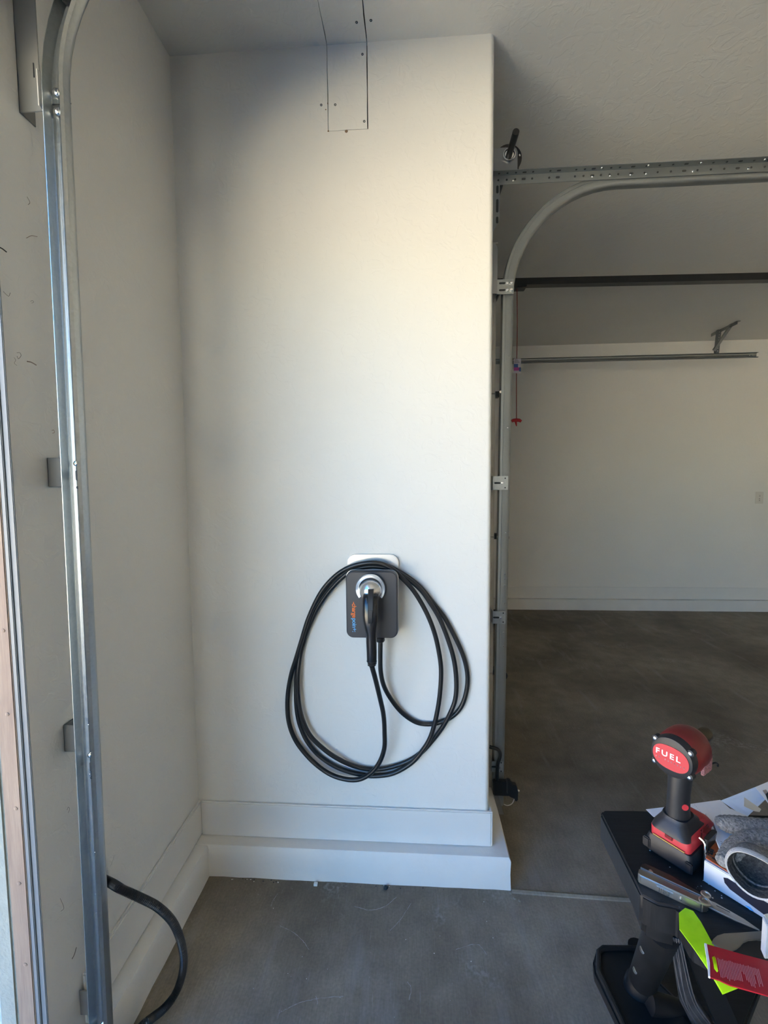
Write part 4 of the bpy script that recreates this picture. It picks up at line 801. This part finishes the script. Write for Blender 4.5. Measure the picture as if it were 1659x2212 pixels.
mp_ = [(1.453, -0.759, 0.85), (1.49, -0.768, 0.85), (1.565, -0.796, 0.85), (1.498, -0.894, 0.85), (1.41, -0.921, 0.85), (1.416, -0.867, 0.85)]
MB().prism([Vector(p)-Vector((0,0,.004)) for p in mp_], (0,0,.004)).build('pages', 'paper', bk, bevel=.0004)
MB().prism([(1.449, -0.784, 0.85), (1.451, -0.787, 0.85), (1.442, -0.811, 0.85), (1.439, -0.81, 0.85)], (0,0,.0002)).build('print_mark', 'paper_ink', bk, smooth=0)
mc = Vector((1.438, -0.84, 0.85))
st = []
for k in range(12):
    a = 2*PI*k/12; r = .0075 if k % 2 == 0 else .0035; st.append(mc+Vector((r*math.cos(a), r*math.sin(a), 0)))
for k in range(12): MB().tube([st[k], st[(k+1)%12]], .0003, 5).build('print_mark', 'paper_ink', bk)

# ------------------------------------------------------------------ gloves
gv = thing('work_glove', 'grey knitted work glove with two fingers pointing left', 'glove', (1.51, -0.824, 0.852), 'pair of grey work gloves')
def finger(pts, rad, name='finger', parent=gv, m='glove_knit', sq=.8):
    S = spline(pts, 8); n = len(S)
    def rr_(t):
        k = t*(len(rad)-1); i = min(int(k), len(rad)-2); return rad[i]+(rad[i+1]-rad[i])*(k-i)
    R = [rr_(i/(n-1))*(1+.03*math.sin(i*1.7)) for i in range(n)]
    return MB().tube(S, [(r*sq, r) for r in R], 18).build(name, m, parent, smooth=60)
f1 = [(1.44, -0.814, 0.869), (1.445, -0.814, 0.869), (1.452, -0.813, 0.869), (1.468, -0.817, 0.871), (1.487, -0.82, 0.872), (1.509, -0.824, 0.872), (1.542, -0.824, 0.87)]
finger(f1, [.002,.0115,.0160,.0180,.0180,.0185,.0195])
f2 = [(1.387, -0.905, 0.865), (1.394, -0.9, 0.866), (1.409, -0.89, 0.868), (1.431, -0.877, 0.872), (1.459, -0.865, 0.875), (1.486, -0.861, 0.876), (1.522, -0.861, 0.874)]
finger(f2, [.002,.0115,.0145,.0175,.0200,.0210,.0215])
finger([(1.52, -0.831, 0.872), (1.533, -0.846, 0.876), (1.562, -0.85, 0.876), (1.612, -0.847, 0.874)], [.022,.032,.036,.03], 'palm', sq=.55)
gc = thing('work_glove', 'grey glove lying with its open cuff towards the front', 'glove', (1.443, -0.917, 0.852), 'pair of grey work gloves')
c0 = Vector((1.413, -0.945, 0.884)); axg = Vector((.62,.70,-.10)).normalized()
e1 = Vector((0,0,1)); e1 = (e1-axg*e1.dot(axg)).normalized(); e2 = axg.cross(e1)
def ring(h, ra, rb): return [c0+axg*h+e2*(ra*math.cos(a))+e1*(rb*math.sin(a))*(1+.05*math.sin(3*a)) for a in [2*PI*k/36 for k in range(36)]]
MB().loops([ring(.060,.004,.004), ring(.056,.016,.013), ring(.050,.022,.018), ring(.042,.028,.0235), ring(.03,.0305,.026), ring(.02,.0325,.028), ring(.008,.0335,.029), ring(0,.0355,.031), ], cap=False).build('cuff_inside', 'glove_inner_shade', gc, smooth=60)  # inner face of the cuff, painted dark to read as a shaded cavity
MB().loops([ring(0,.0355,.031), ring(-.002,.0375,.033), ring(.004,.0395,.035), ring(.010,.039,.0345)], cap=False).build('hem', 'glove_edge', gc, smooth=60)
MB().loops([ring(.010,.039,.0345), ring(.025,.038,.033), ring(.045,.032,.028), ring(.058,.024,.020), ring(.064,.004,.004)], cap=False).build('shell', 'glove_knit', gc, smooth=60)
for k in range(4): MB().loops([ring(.012+.012*k,.0325-.0012*k,.028-.001*k), ring(.015+.012*k,.0310-.0012*k,.0265-.001*k), ring(.018+.012*k,.0325-.0012*k,.028-.001*k)], cap=False).build('rib', 'glove_knit' if k % 2 else 'glove_inner_shade', gc, smooth=60)

for o in bpy.data.objects:
    if '_o' in o: del o['_o']
